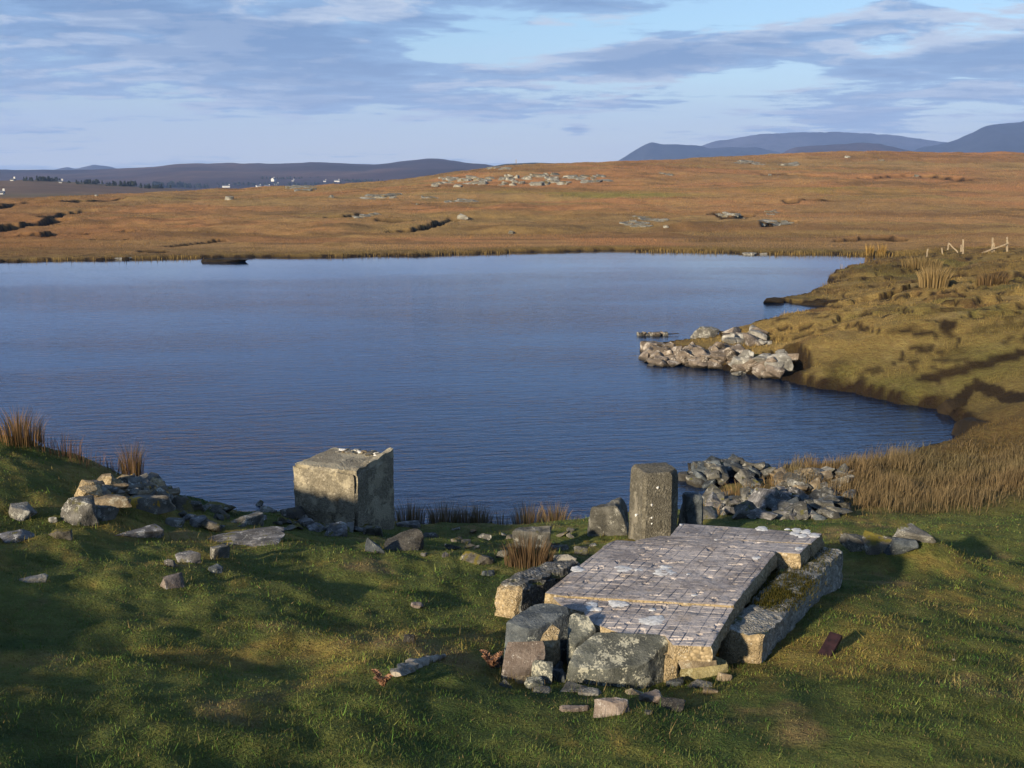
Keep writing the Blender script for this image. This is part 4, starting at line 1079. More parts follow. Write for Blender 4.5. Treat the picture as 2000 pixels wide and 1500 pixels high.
# ------------------------------------------------------------------ concrete block and post at the water's edge
def block():
    b0 = at(690, 1030); yb = b0[1]
    cN = np.array([on_y(697, 1016, yb)[0], yb, 0])                         # nearest upright edge
    top = on_y(699, 922, yb)[2]
    lf = np.array([-math.cos(math.radians(20)), math.sin(math.radians(20)), 0])   # along the front face, leftwards
    rt = np.array([math.sin(math.radians(24)), math.cos(math.radians(24)), 0])   # along the right face, away
    wl = .89; wd = .92
    A = cN + lf * wl; B = cN; C = cN + rt * wd; D = A + rt * wd
    zb = min(ground_z(p[0], p[1]) for p in (A, B, C, D)) - .15
    z = lambda p, h: np.array([p[0], p[1], h])
    root = empty('concrete_block', (cN[0], cN[1], zb)); tag(root, 'large square concrete block with cracked face standing by the water', 'concrete block')
    o = np.array(root.location)
    cor = [z(A, zb), z(B, zb), z(C, zb), z(D, zb), z(A, top + .015), z(B, top), z(C, top + .0), z(D, top + .02)]
    me = hexa_mesh([p - o for p in cor], (30, 30, 30), ['pier_concrete'], .014, 31, 5, .10, .03, None, 32, .5)
    # a crack wandering down the front face
    V = np.empty(len(me.vertices) * 3); me.vertices.foreach_get('co', V); V = V.reshape(-1, 3)
    u = (V - (A - o) * [1, 1, 0]) @ (-lf)
    dn = V @ np.array([-rt[0], -rt[1], 0])
    path = .62 + .06 * np.sin(V[:, 2] * 9) + .03 * np.sin(V[:, 2] * 23)
    front = np.abs(dn - np.max(dn)) < .05
    V[front] += np.outer(np.exp(-((u[front] - path[front]) / .016) ** 2) * .035, np.array([rt[0], rt[1], 0]))
    # a shallow step where the upper pour starts
    low = front & (V[:, 2] < (top - zb) * .50)
    V[low] += np.array([rt[0], rt[1], 0]) * .018
    me.vertices.foreach_set('co', V.ravel()); me.update()
    link('block_body', me, root)
    # the upstanding lip along the right-hand edge, rising to the back
    n = 26; P = []
    for i in range(n + 1):
        t = i / n; c0 = B + rt * wd * (.03 + .96 * t); h = .005 + .065 * t + .012 * math.sin(t * 19) + (.015 if t > .85 else 0)
        P.append((c0, h))
    VV = []; FF = []
    for c0, h in P:
        for off, hh in ((.005, -.05), (.012, h * .9), (.045, h), (.10, h * .75), (.13, -.05)):
            p = c0 + lf * off; VV.append((p[0] - o[0], p[1] - o[1], top + hh - zb))
    for i in range(n):
        for j in range(4): FF.append((i * 5 + j, i * 5 + j + 1, (i + 1) * 5 + j + 1, (i + 1) * 5 + j))
    FF += [(0, 1, 2, 3, 4), tuple(n * 5 + k for k in (4, 3, 2, 1, 0))]
    VV = np.array(VV); VV += np.stack([fbm3(VV * 18 + 4 * i, 7 + i, 3) for i in range(3)], 1) * .012
    m2 = bpy.data.meshes.new('lip'); m2.from_pydata(VV.tolist(), [], FF); m2.materials.append(MAT['pier_concrete']); finish(m2, 40); link('broken_lip', m2, root)
    # rubble and droppings on the top
    rng = np.random.default_rng(3)
    for i in range(16):
        t = rng.uniform(.78, .97); s = rng.uniform(.12, .8); p = B + rt * wd * t + lf * wl * s
        q = link('rubble_chip', rock_mesh((rng.uniform(.05, .13), rng.uniform(.05, .1), rng.uniform(.03, .06)), nseed(), ['pale_rock', 'tan_rock', 'white_lichen', 'heap_rock'][i % 4], 2, 6), root)
        q.location = (p[0] - o[0], p[1] - o[1], top - zb + .018)
    return cN, top
block()

def post():
    b = at(1262, 1062); y = b[1] - .0
    w = .465
    c = np.array([on_y(1279, 1000, y + .25)[0], y + .25, 0]); zt = on_y(1270, 923, y + .05)[2]; zb = ground_z(c[0], c[1]) - .2
    root = empty('concrete_post', (c[0], c[1], zb)); tag(root, 'thick upright concrete post with chamfered corners beside the slabs', 'concrete post')
    H = zt - zb; a0 = math.radians(14)
    rings = [(0, 1.0), (.15, 1.0), (.3, 1.0), (.45, 1.0), (.6, .995), (.72, .99), (.82, .985), (.90, .98), (.95, .965), (.98, .92), (1.0, .84)]
    base = []
    hw = w / 2
    corner = [(-hw, -hw), (hw, -hw), (hw, hw), (-hw, hw)]
    ch = .03
    prof = []
    for i, (x, y_) in enumerate(corner):
        px_, py_ = corner[i - 1]; nx_, ny_ = corner[(i + 1) % 4]
        dp = np.array([px_ - x, py_ - y_]) / w; dn = np.array([nx_ - x, ny_ - y_]) / w
        k = .13 if i in (1,) else ch
        prof.append(np.array([x, y_]) + dp * k); prof.append(np.array([x, y_]) + dn * k)
    full = []
    for i in range(8):
        a, b_ = prof[i], prof[(i + 1) % 8]; k = max(2, int(np.linalg.norm(b_ - a) / .035))
        for s in range(k): full.append(a + (b_ - a) * s / k)
    full = np.array(full); R = np.array([[math.cos(a0), -math.sin(a0)], [math.sin(a0), math.cos(a0)]]); full = full @ R.T
    n = len(full); V = []; F = []
    zs = np.r_[np.linspace(0, .9, 22), .93, .96, .985, 1.0]
    for t in zs:
        f = np.interp(t, [r[0] for r in rings], [r[1] for r in rings])
        for p in full: V.append((p[0] * f, p[1] * f, H * t))
    for k in range(len(zs) - 1):
        for i in range(n): F.append((k * n + i, k * n + (i + 1) % n, (k + 1) * n + (i + 1) % n, (k + 1) * n + i))
    last = (len(zs) - 1) * n
    for s in (.6, .25):
        st = len(V)
        for p in full: V.append((p[0] * .84 * s, p[1] * .84 * s, H + .012 * (1 - s)))
        for i in range(n): F.append((last + i, last + (i + 1) % n, st + (i + 1) % n, st + i))
        last = st
    V.append((0, 0, H + .012)); F += [(last + i, last + (i + 1) % n, len(V) - 1) for i in range(n)]
    V = np.array(V); V += np.stack([fbm3(V * 6 + 3 * i, 41 + i, 4) for i in range(3)], 1) * .008 + np.stack([fbm3(V * 30 + 3 * i, 51 + i, 2) for i in range(3)], 1) * .006
    me = bpy.data.meshes.new('post_body'); me.from_pydata(V.tolist(), [], F); me.materials.append(MAT['post_concrete']); finish(me, 34)
    link('post_body', me, root)
    # pale lichen spots on the front face
    rng = np.random.default_rng(12); fx = full[:, 1].min()
    for (lx, ly, r) in ((1238, 1002, 3), (1271, 985, 2.4), (1271, 1010, 2), (1271, 1021, 2), (1284, 952, 2.6)):
        p = on_y(lx, ly, y + .02); k = 12; an = np.linspace(0, 2 * math.pi, k, endpoint=False); r_ = r / 2000 * 12
        # push onto the front face
        nrm = np.array([math.sin(a0), -math.cos(a0)]); d = hw * 1.0 + .012
        rel = np.array([p[0] - c[0], p[1] - c[1]]); tng = np.array([math.cos(a0), math.sin(a0)]); s = rel @ tng
        q0 = tng * s + nrm * (d - .012)
        VV = [(q0[0] + tng[0] * math.cos(a) * r_ * rr, q0[1] + tng[1] * math.cos(a) * r_ * rr, p[2] - zb + math.sin(a) * r_ * rr) for a, rr in zip(an, rng.uniform(.8, 1.2, k))]
        VV.append((q0[0] + nrm[0] * .016, q0[1] + nrm[1] * .016, p[2] - zb))
        m2 = bpy.data.meshes.new('lichen_patch'); m2.from_pydata(VV, [], [(i, (i + 1) % k, k) for i in range(k)]); m2.materials.append(MAT['white_lichen']); link('lichen_patch', m2, root)
post()

# leaning slabs of stone and a boulder beside the post
def plate(px, py, w, d, h, rot, label, mat, seed):
    p = at(px, py); c = [(-w / 2, -d / 2, -.1), (w / 2, -d / 2, -.1), (w / 2, d / 2, -.1), (-w / 2, d / 2, -.1), (-w / 2 * .92, -d / 2, h), (w / 2 * .9, -d / 2, h * .93), (w / 2 * .9, d / 2, h * .93), (-w / 2 * .92, d / 2, h)]
    o = link('leaning_stone', hexa_mesh(c, (10, 5, 14), [mat], .02, seed, 5, .04, .02, None, 28, .4)); o.location = p; o.rotation_euler = rot; tag(o, label, 'stone', 'stones set on edge beside the post')
plate(1336, 1050, .20, .12, .42, (.10, .10, .3), 'short leaning stone plate touching the concrete post', 'heap_rock', 61)
plate(1352, 1048, .24, .11, .58, (.15, -.08, .25), 'taller dark leaning stone plate next to the post', 'slate_rock', 62)
stone((1136, 976, 1236, 1056), 'heap_rock', 'broad grey boulder left of the concrete post at the waterside', 'boulder', 'boulder', thick=.42, depth=.8, sub=4, cuts=8, tilt=(0, -.12))

# ------------------------------------------------------------------ loose stones on the grass
LOOSE = [((18, 984, 70, 1020), 'grey_rock', 'grey stone nearest the left edge, below the grass bank', {}), ((6, 1041, 66, 1060), 'schist_rock', 'low flat grey stone at the left edge', {}),
         ((100, 1030, 140, 1056), 'mossy_rock', 'small stone covered in yellow moss', {}), ((228, 1028, 316, 1057), 'schist_rock', 'flat dark stone with brown moss below the ruined wall', {}),
         ((372, 1010, 412, 1034), 'schist_rock', 'small pointed grey stone above the schist ledge', {}), ((448, 992, 526, 1030), 'grey_rock', 'large rounded tan-grey boulder left of the concrete block', {}),
         ((574, 1012, 616, 1032), 'schist_rock', 'pale bluish stone in front of the concrete block', {}), ((546, 986, 602, 1018), 'heap_rock', 'dark mossy stone against the foot of the concrete block', {}),
         ((626, 1018, 682, 1052), 'schist_rock', 'pointed pale stone below the corner of the concrete block', {}), ((410, 1060, 453, 1097), 'grey_rock', 'upright grey stone below the schist ledge', {}),
         ((346, 1074, 391, 1102), 'schist_rock', 'pale striped stone next to the upright grey stone', {}), ((320, 1088, 348, 1109), 'schist_rock', 'smallest of three stones in a row below the ruined wall', {}),
         ((408, 1104, 436, 1121), 'slate_rock', 'small slate-blue stone under the upright grey stone', {}), ((314, 1122, 371, 1155), 'pink_rock', 'pinkish tan stone lying alone in the grass', {}),
         ((42, 1121, 90, 1139), 'pale_rock', 'pale smooth stone alone in the grass on the left', {}), ((335, 976, 396, 998), 'heap_rock', 'flat dark stone right of the ruined wall', {}),
         ((390, 976, 466, 1006), 'mossy_rock', 'moss-capped dark stone between ruined wall and rounded boulder', {}), ((744, 1024, 830, 1084), 'dark_wet_rock', 'big dark angular boulder at the corner of the concrete block', dict(sub=4, thick=.20, depth=.95)),
         ((708, 1018, 748, 1050), 'heap_rock', 'grey stone between the block and the dark boulder', {}), ((712, 1049, 752, 1084), 'slate_rock', 'blue-grey stone below the dark boulder', {}),
         ((772, 1012, 822, 1032), 'schist_rock', 'whitish striped stone behind the dark boulder', {}), ((894, 1073, 964, 1106), 'mossy_rock', 'rounded mossy stone in the middle of the grass', {}),
         ((936, 1108, 968, 1127), 'slate_rock', 'small dark stone below the rounded mossy stone', {}), ((1072, 1072, 1126, 1106), 'pale_rock', 'pale flat stone beside the dry rush clump', {}),
         ((1076, 1060, 1116, 1078), 'heap_rock', 'dark flat stone behind the pale flat stone', {}), ((966, 1070, 994, 1092), 'heap_rock', 'small grey stone left of the dry rush clump', {}),
         ((798, 1172, 828, 1189), 'pink_rock', 'thin flat plate lying in the open grass', dict(thick=.025)), ((786, 1236, 814, 1258), 'dark_wet_rock', 'small dark stone sunk in the open grass', {}),
         ((880, 1028, 900, 1036), 'pale_rock', 'pale stone at the water edge among the reeds', {}), ((1632, 1044, 1694, 1086), 'heap_rock', 'squared dark stone behind the kerb', dict(block=.45)),
         ((1686, 1042, 1752, 1084), 'mossy_rock', 'mossy stone between the squared stone and the lichened stone', {}), ((1724, 1054, 1790, 1086), 'slate_rock', 'low bluish flat stone beside the turf mound', {}),
         ((1748, 1026, 1822, 1074), 'grey_rock', 'tilted stone with white lichen on the lawn', dict(tilt=(0, .25), thick=.11)), ((1120, 1064, 1150, 1086), 'heap_rock', 'dark stone beside the main slab back corner', {}),
         ((1860, 1286, 1866, 1292), 'pale_rock', 'tiny white pebble in the grass', {}), ((820, 1078, 836, 1088), 'schist_rock', 'tiny pale stone below the dark boulder', {}), ((862, 1078, 878, 1090), 'schist_rock', 'tiny grey stone left of the rounded mossy stone', {}),
         ((900, 1052, 924, 1064), 'heap_rock', 'small flat stone in the turf above the rounded mossy stone', {}), ((96, 1010, 112, 1022), 'pale_rock', 'tiny pale stone beside the yellow mossy stone', {}), ((820, 1040, 860, 1052), 'heap_rock', 'low stone right of the dark boulder', {})]
for b, m, l, kw in LOOSE: stone(b, m, l, **kw)
stone((412, 1020, 578, 1075), 'schist_rock', 'flat striped schist ledge breaking through the grass', 'rock_ledge', 'rock ledge', thick=.08, depth=.55, sub=4, rough=.09, tilt=(.1, 0))

# rubble heaps: each stone a part of its heap
def heap(name, label, box, n, size, hmax, mat, seed, cat='stone heap', prof=None, y0=2.0, sub=2, extra=()):
    x0, ya, x1, yb = box
    root_p = at((x0 + x1) / 2, yb, y0); root = empty(name, tuple(root_p)); tag(root, label, cat)
    rng = np.random.default_rng(seed)
    mats = mat if isinstance(mat, (list, tuple)) else [mat]
    near = at((x0 + x1) / 2, yb, y0); 
    for i in range(n):
        t = rng.uniform(-1, 1); s = rng.uniform(0, 1)
        px = (x0 + x1) / 2 + t * (x1 - x0) / 2
        crest = hmax * (1 - abs(t) ** 2.2) if prof is None else np.interp(px, [q[0] for q in prof], [q[1] for q in prof])
        py = yb + (ya - yb) * s
        p = at(px, py, y0)
        lay = crest * (1 - abs(2 * s - 1) ** 1.5) * rng.uniform(.2, 1)
        sz = size * rng.uniform(.55, 1.35)
        me = rock_mesh((sz * rng.uniform(.9, 1.5), sz * rng.uniform(.7, 1.1), sz * rng.uniform(.32, .65)), nseed(), mats[int(rng.integers(len(mats)))], sub, 9, .65, .032, 30)
        o = link('stone', me, root); o.location = np.array([p[0], p[1], max(p[2], -.02) + lay + sz * .12]) - root_p
        o.rotation_euler = (rng.normal(0, .35), rng.normal(0, .35), rng.uniform(0, 6.28))
    return root
heap('stone_scatter', 'trail of small half-buried stones between the ruined wall and the concrete block', (330, 985, 720, 1040), 44, .16, .0, ['heap_rock', 'grey_rock', 'schist_rock', 'mossy_rock'], 75, 'stones')
heap('stone_scatter', 'loose small stones in the turf between the dark boulder and the post', (790, 1040, 1190, 1075), 22, .13, .0, ['heap_rock', 'grey_rock', 'mossy_rock'], 76, 'stones')
heap('stone_heap', 'rounded heap of grey stones standing in the water beyond the post', (1352, 916, 1500, 952), 62, .30, .26, ['heap_rock', 'heap_rock', 'slate_rock'], 71)
heap('stone_heap', 'wide spread of grey rubble between the post and the rushes', (1384, 970, 1640, 1014), 105, .28, .08, ['heap_rock', 'heap_rock', 'schist_rock', 'slate_rock'], 72)
heap('stone_heap', 'paler jumble of stones at the reed edge of the water', (1510, 926, 1660, 972), 70, .24, .08, ['heap_rock', 'grey_rock', 'tan_rock'], 73)
for b, l in (((1326, 924, 1352, 940), 'dark stone awash just right of the post'), ((1342, 910, 1366, 926), 'dark stone awash left of the rounded stone heap'), ((1530, 916, 1552, 926), 'dark flat stone standing in the water beyond the rubble')):
    p = on_z((b[0] + b[2]) / 2, b[3], 0); s = p[1] / 2000
    o = link('stone', rock_mesh(((b[2] - b[0]) * s * 1.2, (b[2] - b[0]) * s, .3), nseed(), 'dark_wet_rock', 3, 8)); o.location = (p[0], p[1] + .1, .02); tag(o, l, 'stone')

# the ruined wall on the left
def ruin():
    p0 = at(230, 1020); root = empty('ruined_wall', tuple(p0)); tag(root, 'tumbled remains of a mortared stone wall on the left bank', 'ruined wall')
    def add(name, box, mat, thick, lift=0.0, depth=.8, tilt=(0, 0), rough=.06, block=.6, sub=4):
        o = stone(box, mat, None, name, None, thick=thick, depth=depth, lift=lift, tilt=tilt, rough=rough, block=block, sub=sub, sink=.2)
        m = o.matrix_basis.copy(); o.parent = root; o.location = np.array(o.location) - p0
    add('boulder', (126, 972, 196, 1034), 'grey_rock', .24, depth=.6, block=.55)
    add('boulder', (186, 985, 236, 1022), 'grey_rock', .13)
    add('masonry_block', (226, 962, 336, 1002), 'yellow_lichen_rock', .17, depth=.45, block=.4, tilt=(0, -.05), lift=-.02)
    add('masonry_block', (168, 956, 254, 1000), 'tan_rock', .13, depth=.6, block=.5)
    rng = np.random.default_rng(17)
    for i in range(80):
        t = rng.uniform(0, 1); px = 172 + 160 * t; py = 985 - 26 * rng.uniform(0, 1)
        p = at(px, py); sz = rng.uniform(.08, .2)
        o = link('stone', rock_mesh((sz * 1.4, sz, sz * .7), nseed(), ['tan_rock', 'broken_aggregate', 'pale_rock', 'grey_rock', 'yellow_lichen_rock'][i % 5], 2, 8), root)
        top = .13 - .05 * abs(t - .45)
        o.location = np.array([p[0], p[1], p[2] + top * rng.uniform(.35, 1.0)]) - p0; o.rotation_euler = tuple(rng.uniform(-.6, .6, 2)) + (rng.uniform(0, 6),)
ruin()

# ------------------------------------------------------------------ the rocky point and the shore
heap('rocky_point', 'pale cracked rocks forming the tip of the headland', (1258, 684, 1440, 714), 90, .42, .05, ['shore_rock'], 81, 'rocks', prof=[(1240, .03), (1300, .07), (1380, .10), (1440, .12)], y0=10, sub=3)
heap('rocky_point', 'pinkish pale rocks below the dark peat hollow of the headland', (1430, 700, 1540, 736), 34, .50, .08, ['shore_rock', 'pale_rock'], 82, 'rocks', y0=10, sub=3)
heap('rocky_point', 'grey and pale rocks behind the tip of the headland', (1425, 652, 1500, 674), 24, .5, .12, ['pale_rock', 'shore_rock'], 83, 'rocks', y0=10, sub=3)
def water_rock(box, label, mat, h, name='rock', cat='rock', depth=.7, sub=3, sink=.4, rough=.06):
    p = on_z((box[0] + box[2]) / 2, box[3], 0); s = p[1] / 2000; w = (box[2] - box[0]) * s * 1.1
    o = link(name, rock_mesh((w, w * depth, h / (1 - sink)), nseed(), mat, sub, 9, .65, rough)); o.location = (p[0], p[1] + w * depth * .35, h / (1 - sink) * (.5 - sink)); tag(o, label, cat)
    return o
water_rock((1242, 655, 1300, 690), 'outermost humped rock of the headland tip', 'shore_rock', .38)
water_rock((1352, 632, 1404, 664), 'smooth dark grey boulder behind the rocky tip', 'grey_rock', .45, 'boulder', 'boulder')
def islet():
    p = on_z(1274, 655, 0); root = empty('islet', (p[0], p[1], -.1)); tag(root, 'tiny islet of stones topped with white droppings off the headland', 'islet')
    rng = np.random.default_rng(8)
    for i in range(14):
        o = link('stone', rock_mesh((rng.uniform(.15, .32), rng.uniform(.15, .3), rng.uniform(.18, .28)), nseed(), ['pale_rock', 'dark_wet_rock', 'shore_rock'][i % 3], 2, 8), root)
        o.location = (-.42 + .86 * i / 13, rng.uniform(-.15, .15), .13 + rng.uniform(-.03, .03))
    me = tri_mesh('drift_stick', np.array([(.3, 0, .15), (.9, .05, .17), (.9, .05, .14), (.3, 0, .11), (.3, .04, .13), (.9, .09, .155)]), np.array([(0, 1, 2), (0, 2, 3), (0, 4, 5), (0, 5, 1), (3, 2, 5), (3, 5, 4)]), [MAT['peat']])
    link('drift_stick', me, root)
islet()
for b, l in (((1488, 584, 1530, 592), 'thin dark peaty rock at the end of the second spit'), ((1520, 584, 1640, 597), 'long thin tongue of dark peat along the second spit'), ((1556, 606, 1588, 618), 'dark peat lump on the shore between the two spits'), ((1872, 820, 1950, 858), 'undercut dark peat lump in the corner of the bay'),
             ((1840, 782, 1900, 812), 'dark overhanging peat edge above the bay corner')):
    water_rock(b, l, 'peat_rock', .42 if b[0] >= 1800 else .22, 'peat_lump', 'peat', .7 if b[2] - b[0] < 100 else .3)
for b, l, m in (((90, 495, 116, 505), 'white-splashed rock on the far shore at the far left', 'pale_rock'), ((170, 497, 202, 506), 'small pale rock on the far shore next to the long flat one', 'pale_rock'),
                ((202, 496, 254, 507), 'long flat pale rock on the far shore', 'pale_rock'), ((1452, 490, 1478, 498), 'flat grey rock on the far shore below the moor', 'pale_rock'), ((1484, 491, 1498, 497), 'white-topped rock on the far shore', 'pale_rock'),
                ((1392, 486, 1400, 491), 'single white stone on the far shore', 'pale_rock')):
    water_rock(b, l, m, .16)
water_rock((392, 494, 482, 512), 'dark turfy islet close to the far shore', 'peat_rock', .26, 'islet', 'islet', .35)

# ------------------------------------------------------------------ rocks on the moor
def outcrop(box, label, n=1, mat='moor_rock', y0=60, flat=.5, tiltx=-.25):
    x0, ya, x1, yb = box
    b = at((x0 + x1) / 2, yb, y0); s = b[1] / 2000
    root = empty('rock_outcrop', tuple(b)); tag(root, label, 'rock outcrop')
    rng = np.random.default_rng(nseed()); W = (x1 - x0) * s; Hh = (yb - ya) * s
    m = 1 if n == 1 else n * 3
    for i in range(m):
        if m == 1: px, py, w, h = (x0 + x1) / 2, yb, W, Hh * .75
        else:
            t = (i + rng.uniform(.2, .8)) / m; px = x0 + W / s * t; v = rng.uniform(0, .75) ** 1.2
            py = yb - (yb - ya) * v * (.4 + .6 * min(1, 2.5 * min(t + .15, 1.1 - t))); w = W / n * rng.uniform(.9, 2.1); h = max(Hh * rng.uniform(.12, .24), .12)
        p = at(px, py, y0, b[1] + 55)
        if p[1] > b[1] + 50: p = at(px, yb, y0)
        o = link('rock', rock_mesh((w, w * rng.uniform(.5, .8), h * 1.9), nseed(), mat, 2, 10, .7, .09, 24), root)
        o.location = np.array([p[0], p[1] + w * .1, p[2] + h * .05]) - b; o.rotation_euler = (rng.normal(.30, .10), rng.normal(.06, .06), rng.uniform(-.4, .4))
for b, l, n in (((716, 370, 776, 392), 'split pale outcrop with a dark cleft on the green patch of the moor', 3), ((826, 376, 848, 388), 'small outcrop right of the split pale outcrop', 2), ((698, 408, 736, 426), 'low outcrop on the slope below the split outcrop', 2),
                ((892, 414, 916, 428), 'single pale rock halfway up the moor', 1), ((988, 448, 1006, 456), 'small low rock in the middle of the moor', 1), ((1216, 429, 1264, 443), 'long whitish ledge with a dark top in mid-moor', 3), ((1250, 421, 1300, 434), 'flat pale rock just behind the whitish ledge', 2),
                ((1295, 439, 1306, 445), 'tiny white stone right of the whitish ledge', 1), ((846, 338, 896, 365), 'leftmost slanting outcrop of the rocky knoll', 3), ((898, 336, 960, 360), 'second slanting outcrop of the rocky knoll', 4), ((974, 332, 1014, 364), 'steep bright outcrop at the middle of the knoll', 3),
                ((1018, 328, 1100, 362), 'broadest outcrop of the rocky knoll, right of the steep one', 5), ((1100, 338, 1152, 357), 'rising outcrop at the right end of the knoll', 3), ((1152, 339, 1184, 355), 'last small outcrop of the knoll to the right', 2), ((954, 322, 988, 331), 'rock on the skyline of the knoll', 2),
                ((1290, 334, 1312, 343), 'pair of white stones right of the knoll', 2), ((1516, 314, 1568, 323), 'smooth grey whaleback rock near the moor crest', 1), ((1446, 314, 1492, 322), 'low grey rock left of the whaleback rock', 2), ((1650, 303, 1662, 308), 'white stone near the top of the moor', 1),
                ((1404, 412, 1450, 427), 'low rocks beside a dark peat scar', 3), ((1488, 427, 1542, 441), 'overhanging pale ledge lowest on the right moor', 3), ((1500, 407, 1522, 420), 'stepped pale rock above the overhanging ledge', 2), ((1500, 338, 1510, 343), 'white stone at the end of a peat scar', 1),
                ((1784, 339, 1800, 345), 'white stone high on the right moor', 1), ((568, 361, 610, 374), 'rock cairn on the skyline left of the knoll', 2), ((875, 389, 930, 396), 'row of low stones under the green band', 4), ((640, 380, 652, 386), 'white stone left of the split outcrop', 1),
                ((438, 378, 456, 390), 'grey rock on a green hummock at the left', 1), ((180, 378, 192, 383), 'white stone on the left moor', 1), ((810, 395, 820, 400), 'white stone below the split outcrop', 1), ((1715, 310, 1728, 314), 'pale stone near the crest of the right moor', 1)):
    outcrop(b, l, n)

# ------------------------------------------------------------------ fence posts on the far side of the bay
def stick(root, a, b, w, name):
    a = np.array(a); b = np.array(b); d = b - a; L = np.linalg.norm(d); d /= L
    s = np.cross(d, [0, 1, .2]); s /= np.linalg.norm(s); t = np.cross(d, s); o = np.array(root.location) if root else a
    VV = []; n = 5
    for k in range(n + 1):
        p = a + d * L * k / n + s * .012 * math.sin(k * 2.1 + a[0]); ww = w * (1 - .12 * k / n)
        for u, v in ((-1, -1), (1, -1), (1, 1), (-1, 1)): VV.append(p + s * u * ww / 2 + t * v * ww / 2 - o)
    FF = [(k * 4 + i, k * 4 + (i + 1) % 4, k * 4 + 4 + (i + 1) % 4, k * 4 + 4 + i) for k in range(n) for i in range(4)] + [(3, 2, 1, 0), tuple(n * 4 + i for i in range(4))]
    m = bpy.data.meshes.new(name); m.from_pydata([tuple(v) for v in VV], [], FF); m.materials.append(MAT['weathered_wood'])
    o_ = link(name, m, root)
    if root is None: o_.location = a
    return o_
def fy(px, py, y=63.0):
    p = on_y(px, py, y); return np.array([p[0], y, min(ground_z(p[0], y), p[2])])
def up(px, py, y): return on_y(px, py, y)
def single(pb, pt, label, w=.07):
    b = fy(*pb); o = stick(None, b - np.array([0, 0, .1]), up(*pt, b[1]), w, 'fence_post'); tag(o, label, 'fence post', 'old fence posts')
single((1809, 505), (1812, 486), 'leaning pale fence post standing nearest the water'); single((1842, 500), (1839, 484), 'short fence post second from the water')
r = fy(1872, 492); root = empty('fence_strut', tuple(r)); tag(root, 'fence post with a fallen diagonal strut', 'fence', 'old fence posts')
stick(root, r - np.array([0, 0, .1]) + np.array([.28, 0, 0]), up(1881, 467, r[1]), .085, 'post'); stick(root, up(1877, 492, r[1]), up(1877, 478, r[1]), .07, 'post'); stick(root, up(1871, 493, r[1] - .1), up(1853, 475, r[1]), .07, 'strut'); stick(root, up(1851, 488, r[1]), up(1853, 474, r[1]), .07, 'post')
r = fy(1938, 490); root = empty('fence_rail', tuple(r)); tag(root, 'broken fence bay of upright posts joined by one slanting rail', 'fence', 'old fence posts')
stick(root, r - np.array([0, 0, .1]), up(1939, 464, r[1]), .09, 'post'); stick(root, up(1941, 491, r[1]), up(1941, 474, r[1]), .07, 'post'); stick(root, up(1967, 492, r[1]), up(1967, 463, r[1]), .09, 'post'); stick(root, up(1918, 494, r[1] - .15), up(1970, 475, r[1] - .15), .07, 'rail')

# maroon iron bar stuck in the grass
b = at(1612, 1278); t = on_y(1634, 1238, b[1] + .10)
d = t - b; L = np.linalg.norm(d)
o = link('iron_bar', hexa_mesh([(-.04, -.012, -.05), (.04, -.012, -.05), (.04, .012, -.05), (-.04, .012, -.05), (-.04, -.012, L), (.04, -.012, L), (.04, .012, L), (-.04, .012, L)], (3, 2, 8), ['maroon_iron'], .002, 5, 8, .003, .002))
o.location = b; o.rotation_euler = Vector(d).to_track_quat('Z', 'Y').to_euler(); tag(o, 'flat maroon iron bar leaning in the grass right of the kerb', 'iron bar')

# weathered strip of wood in the grass
def driftwood():
    a, c, b = at(772, 1322), at(812, 1298), at(868, 1284); VV = []; n = 18; root = a
    rng = np.random.default_rng(5)
    for k in range(n + 1):
        t = k / n; p = a * (1 - t) ** 2 + 2 * c * t * (1 - t) + b * t * t; r_ = .040 * (math.sin(math.pi * (t * .9 + .06)) ** .6) * (1.15 - t * .75) + .006
        d = (b - a) / np.linalg.norm(b - a); s = np.cross(d, [0, 0, 1]); s /= np.linalg.norm(s)
        for j in range(9):
            an = j / 9 * 2 * math.pi; rr = r_ * (1 + .35 * rng.uniform(-1, 1))
            VV.append(p + s * math.cos(an) * rr * 1.3 + np.array([0, 0, 1]) * (math.sin(an) * rr * .8 + .012) - root)
    FF = [(k * 9 + i, k * 9 + (i + 1) % 9, k * 9 + 9 + (i + 1) % 9, k * 9 + 9 + i) for k in range(n) for i in range(9)] + [tuple(range(8, -1, -1)), tuple(n * 9 + i for i in range(9))]
    m = bpy.data.meshes.new('driftwood'); m.from_pydata([tuple(v) for v in VV], [], FF); m.materials.append(MAT['dead_wood']); finish(m, 25)
    o = link('driftwood', m); o.location = a; tag(o, 'weathered grey strip of wood lying in the open grass', 'driftwood')
driftwood()

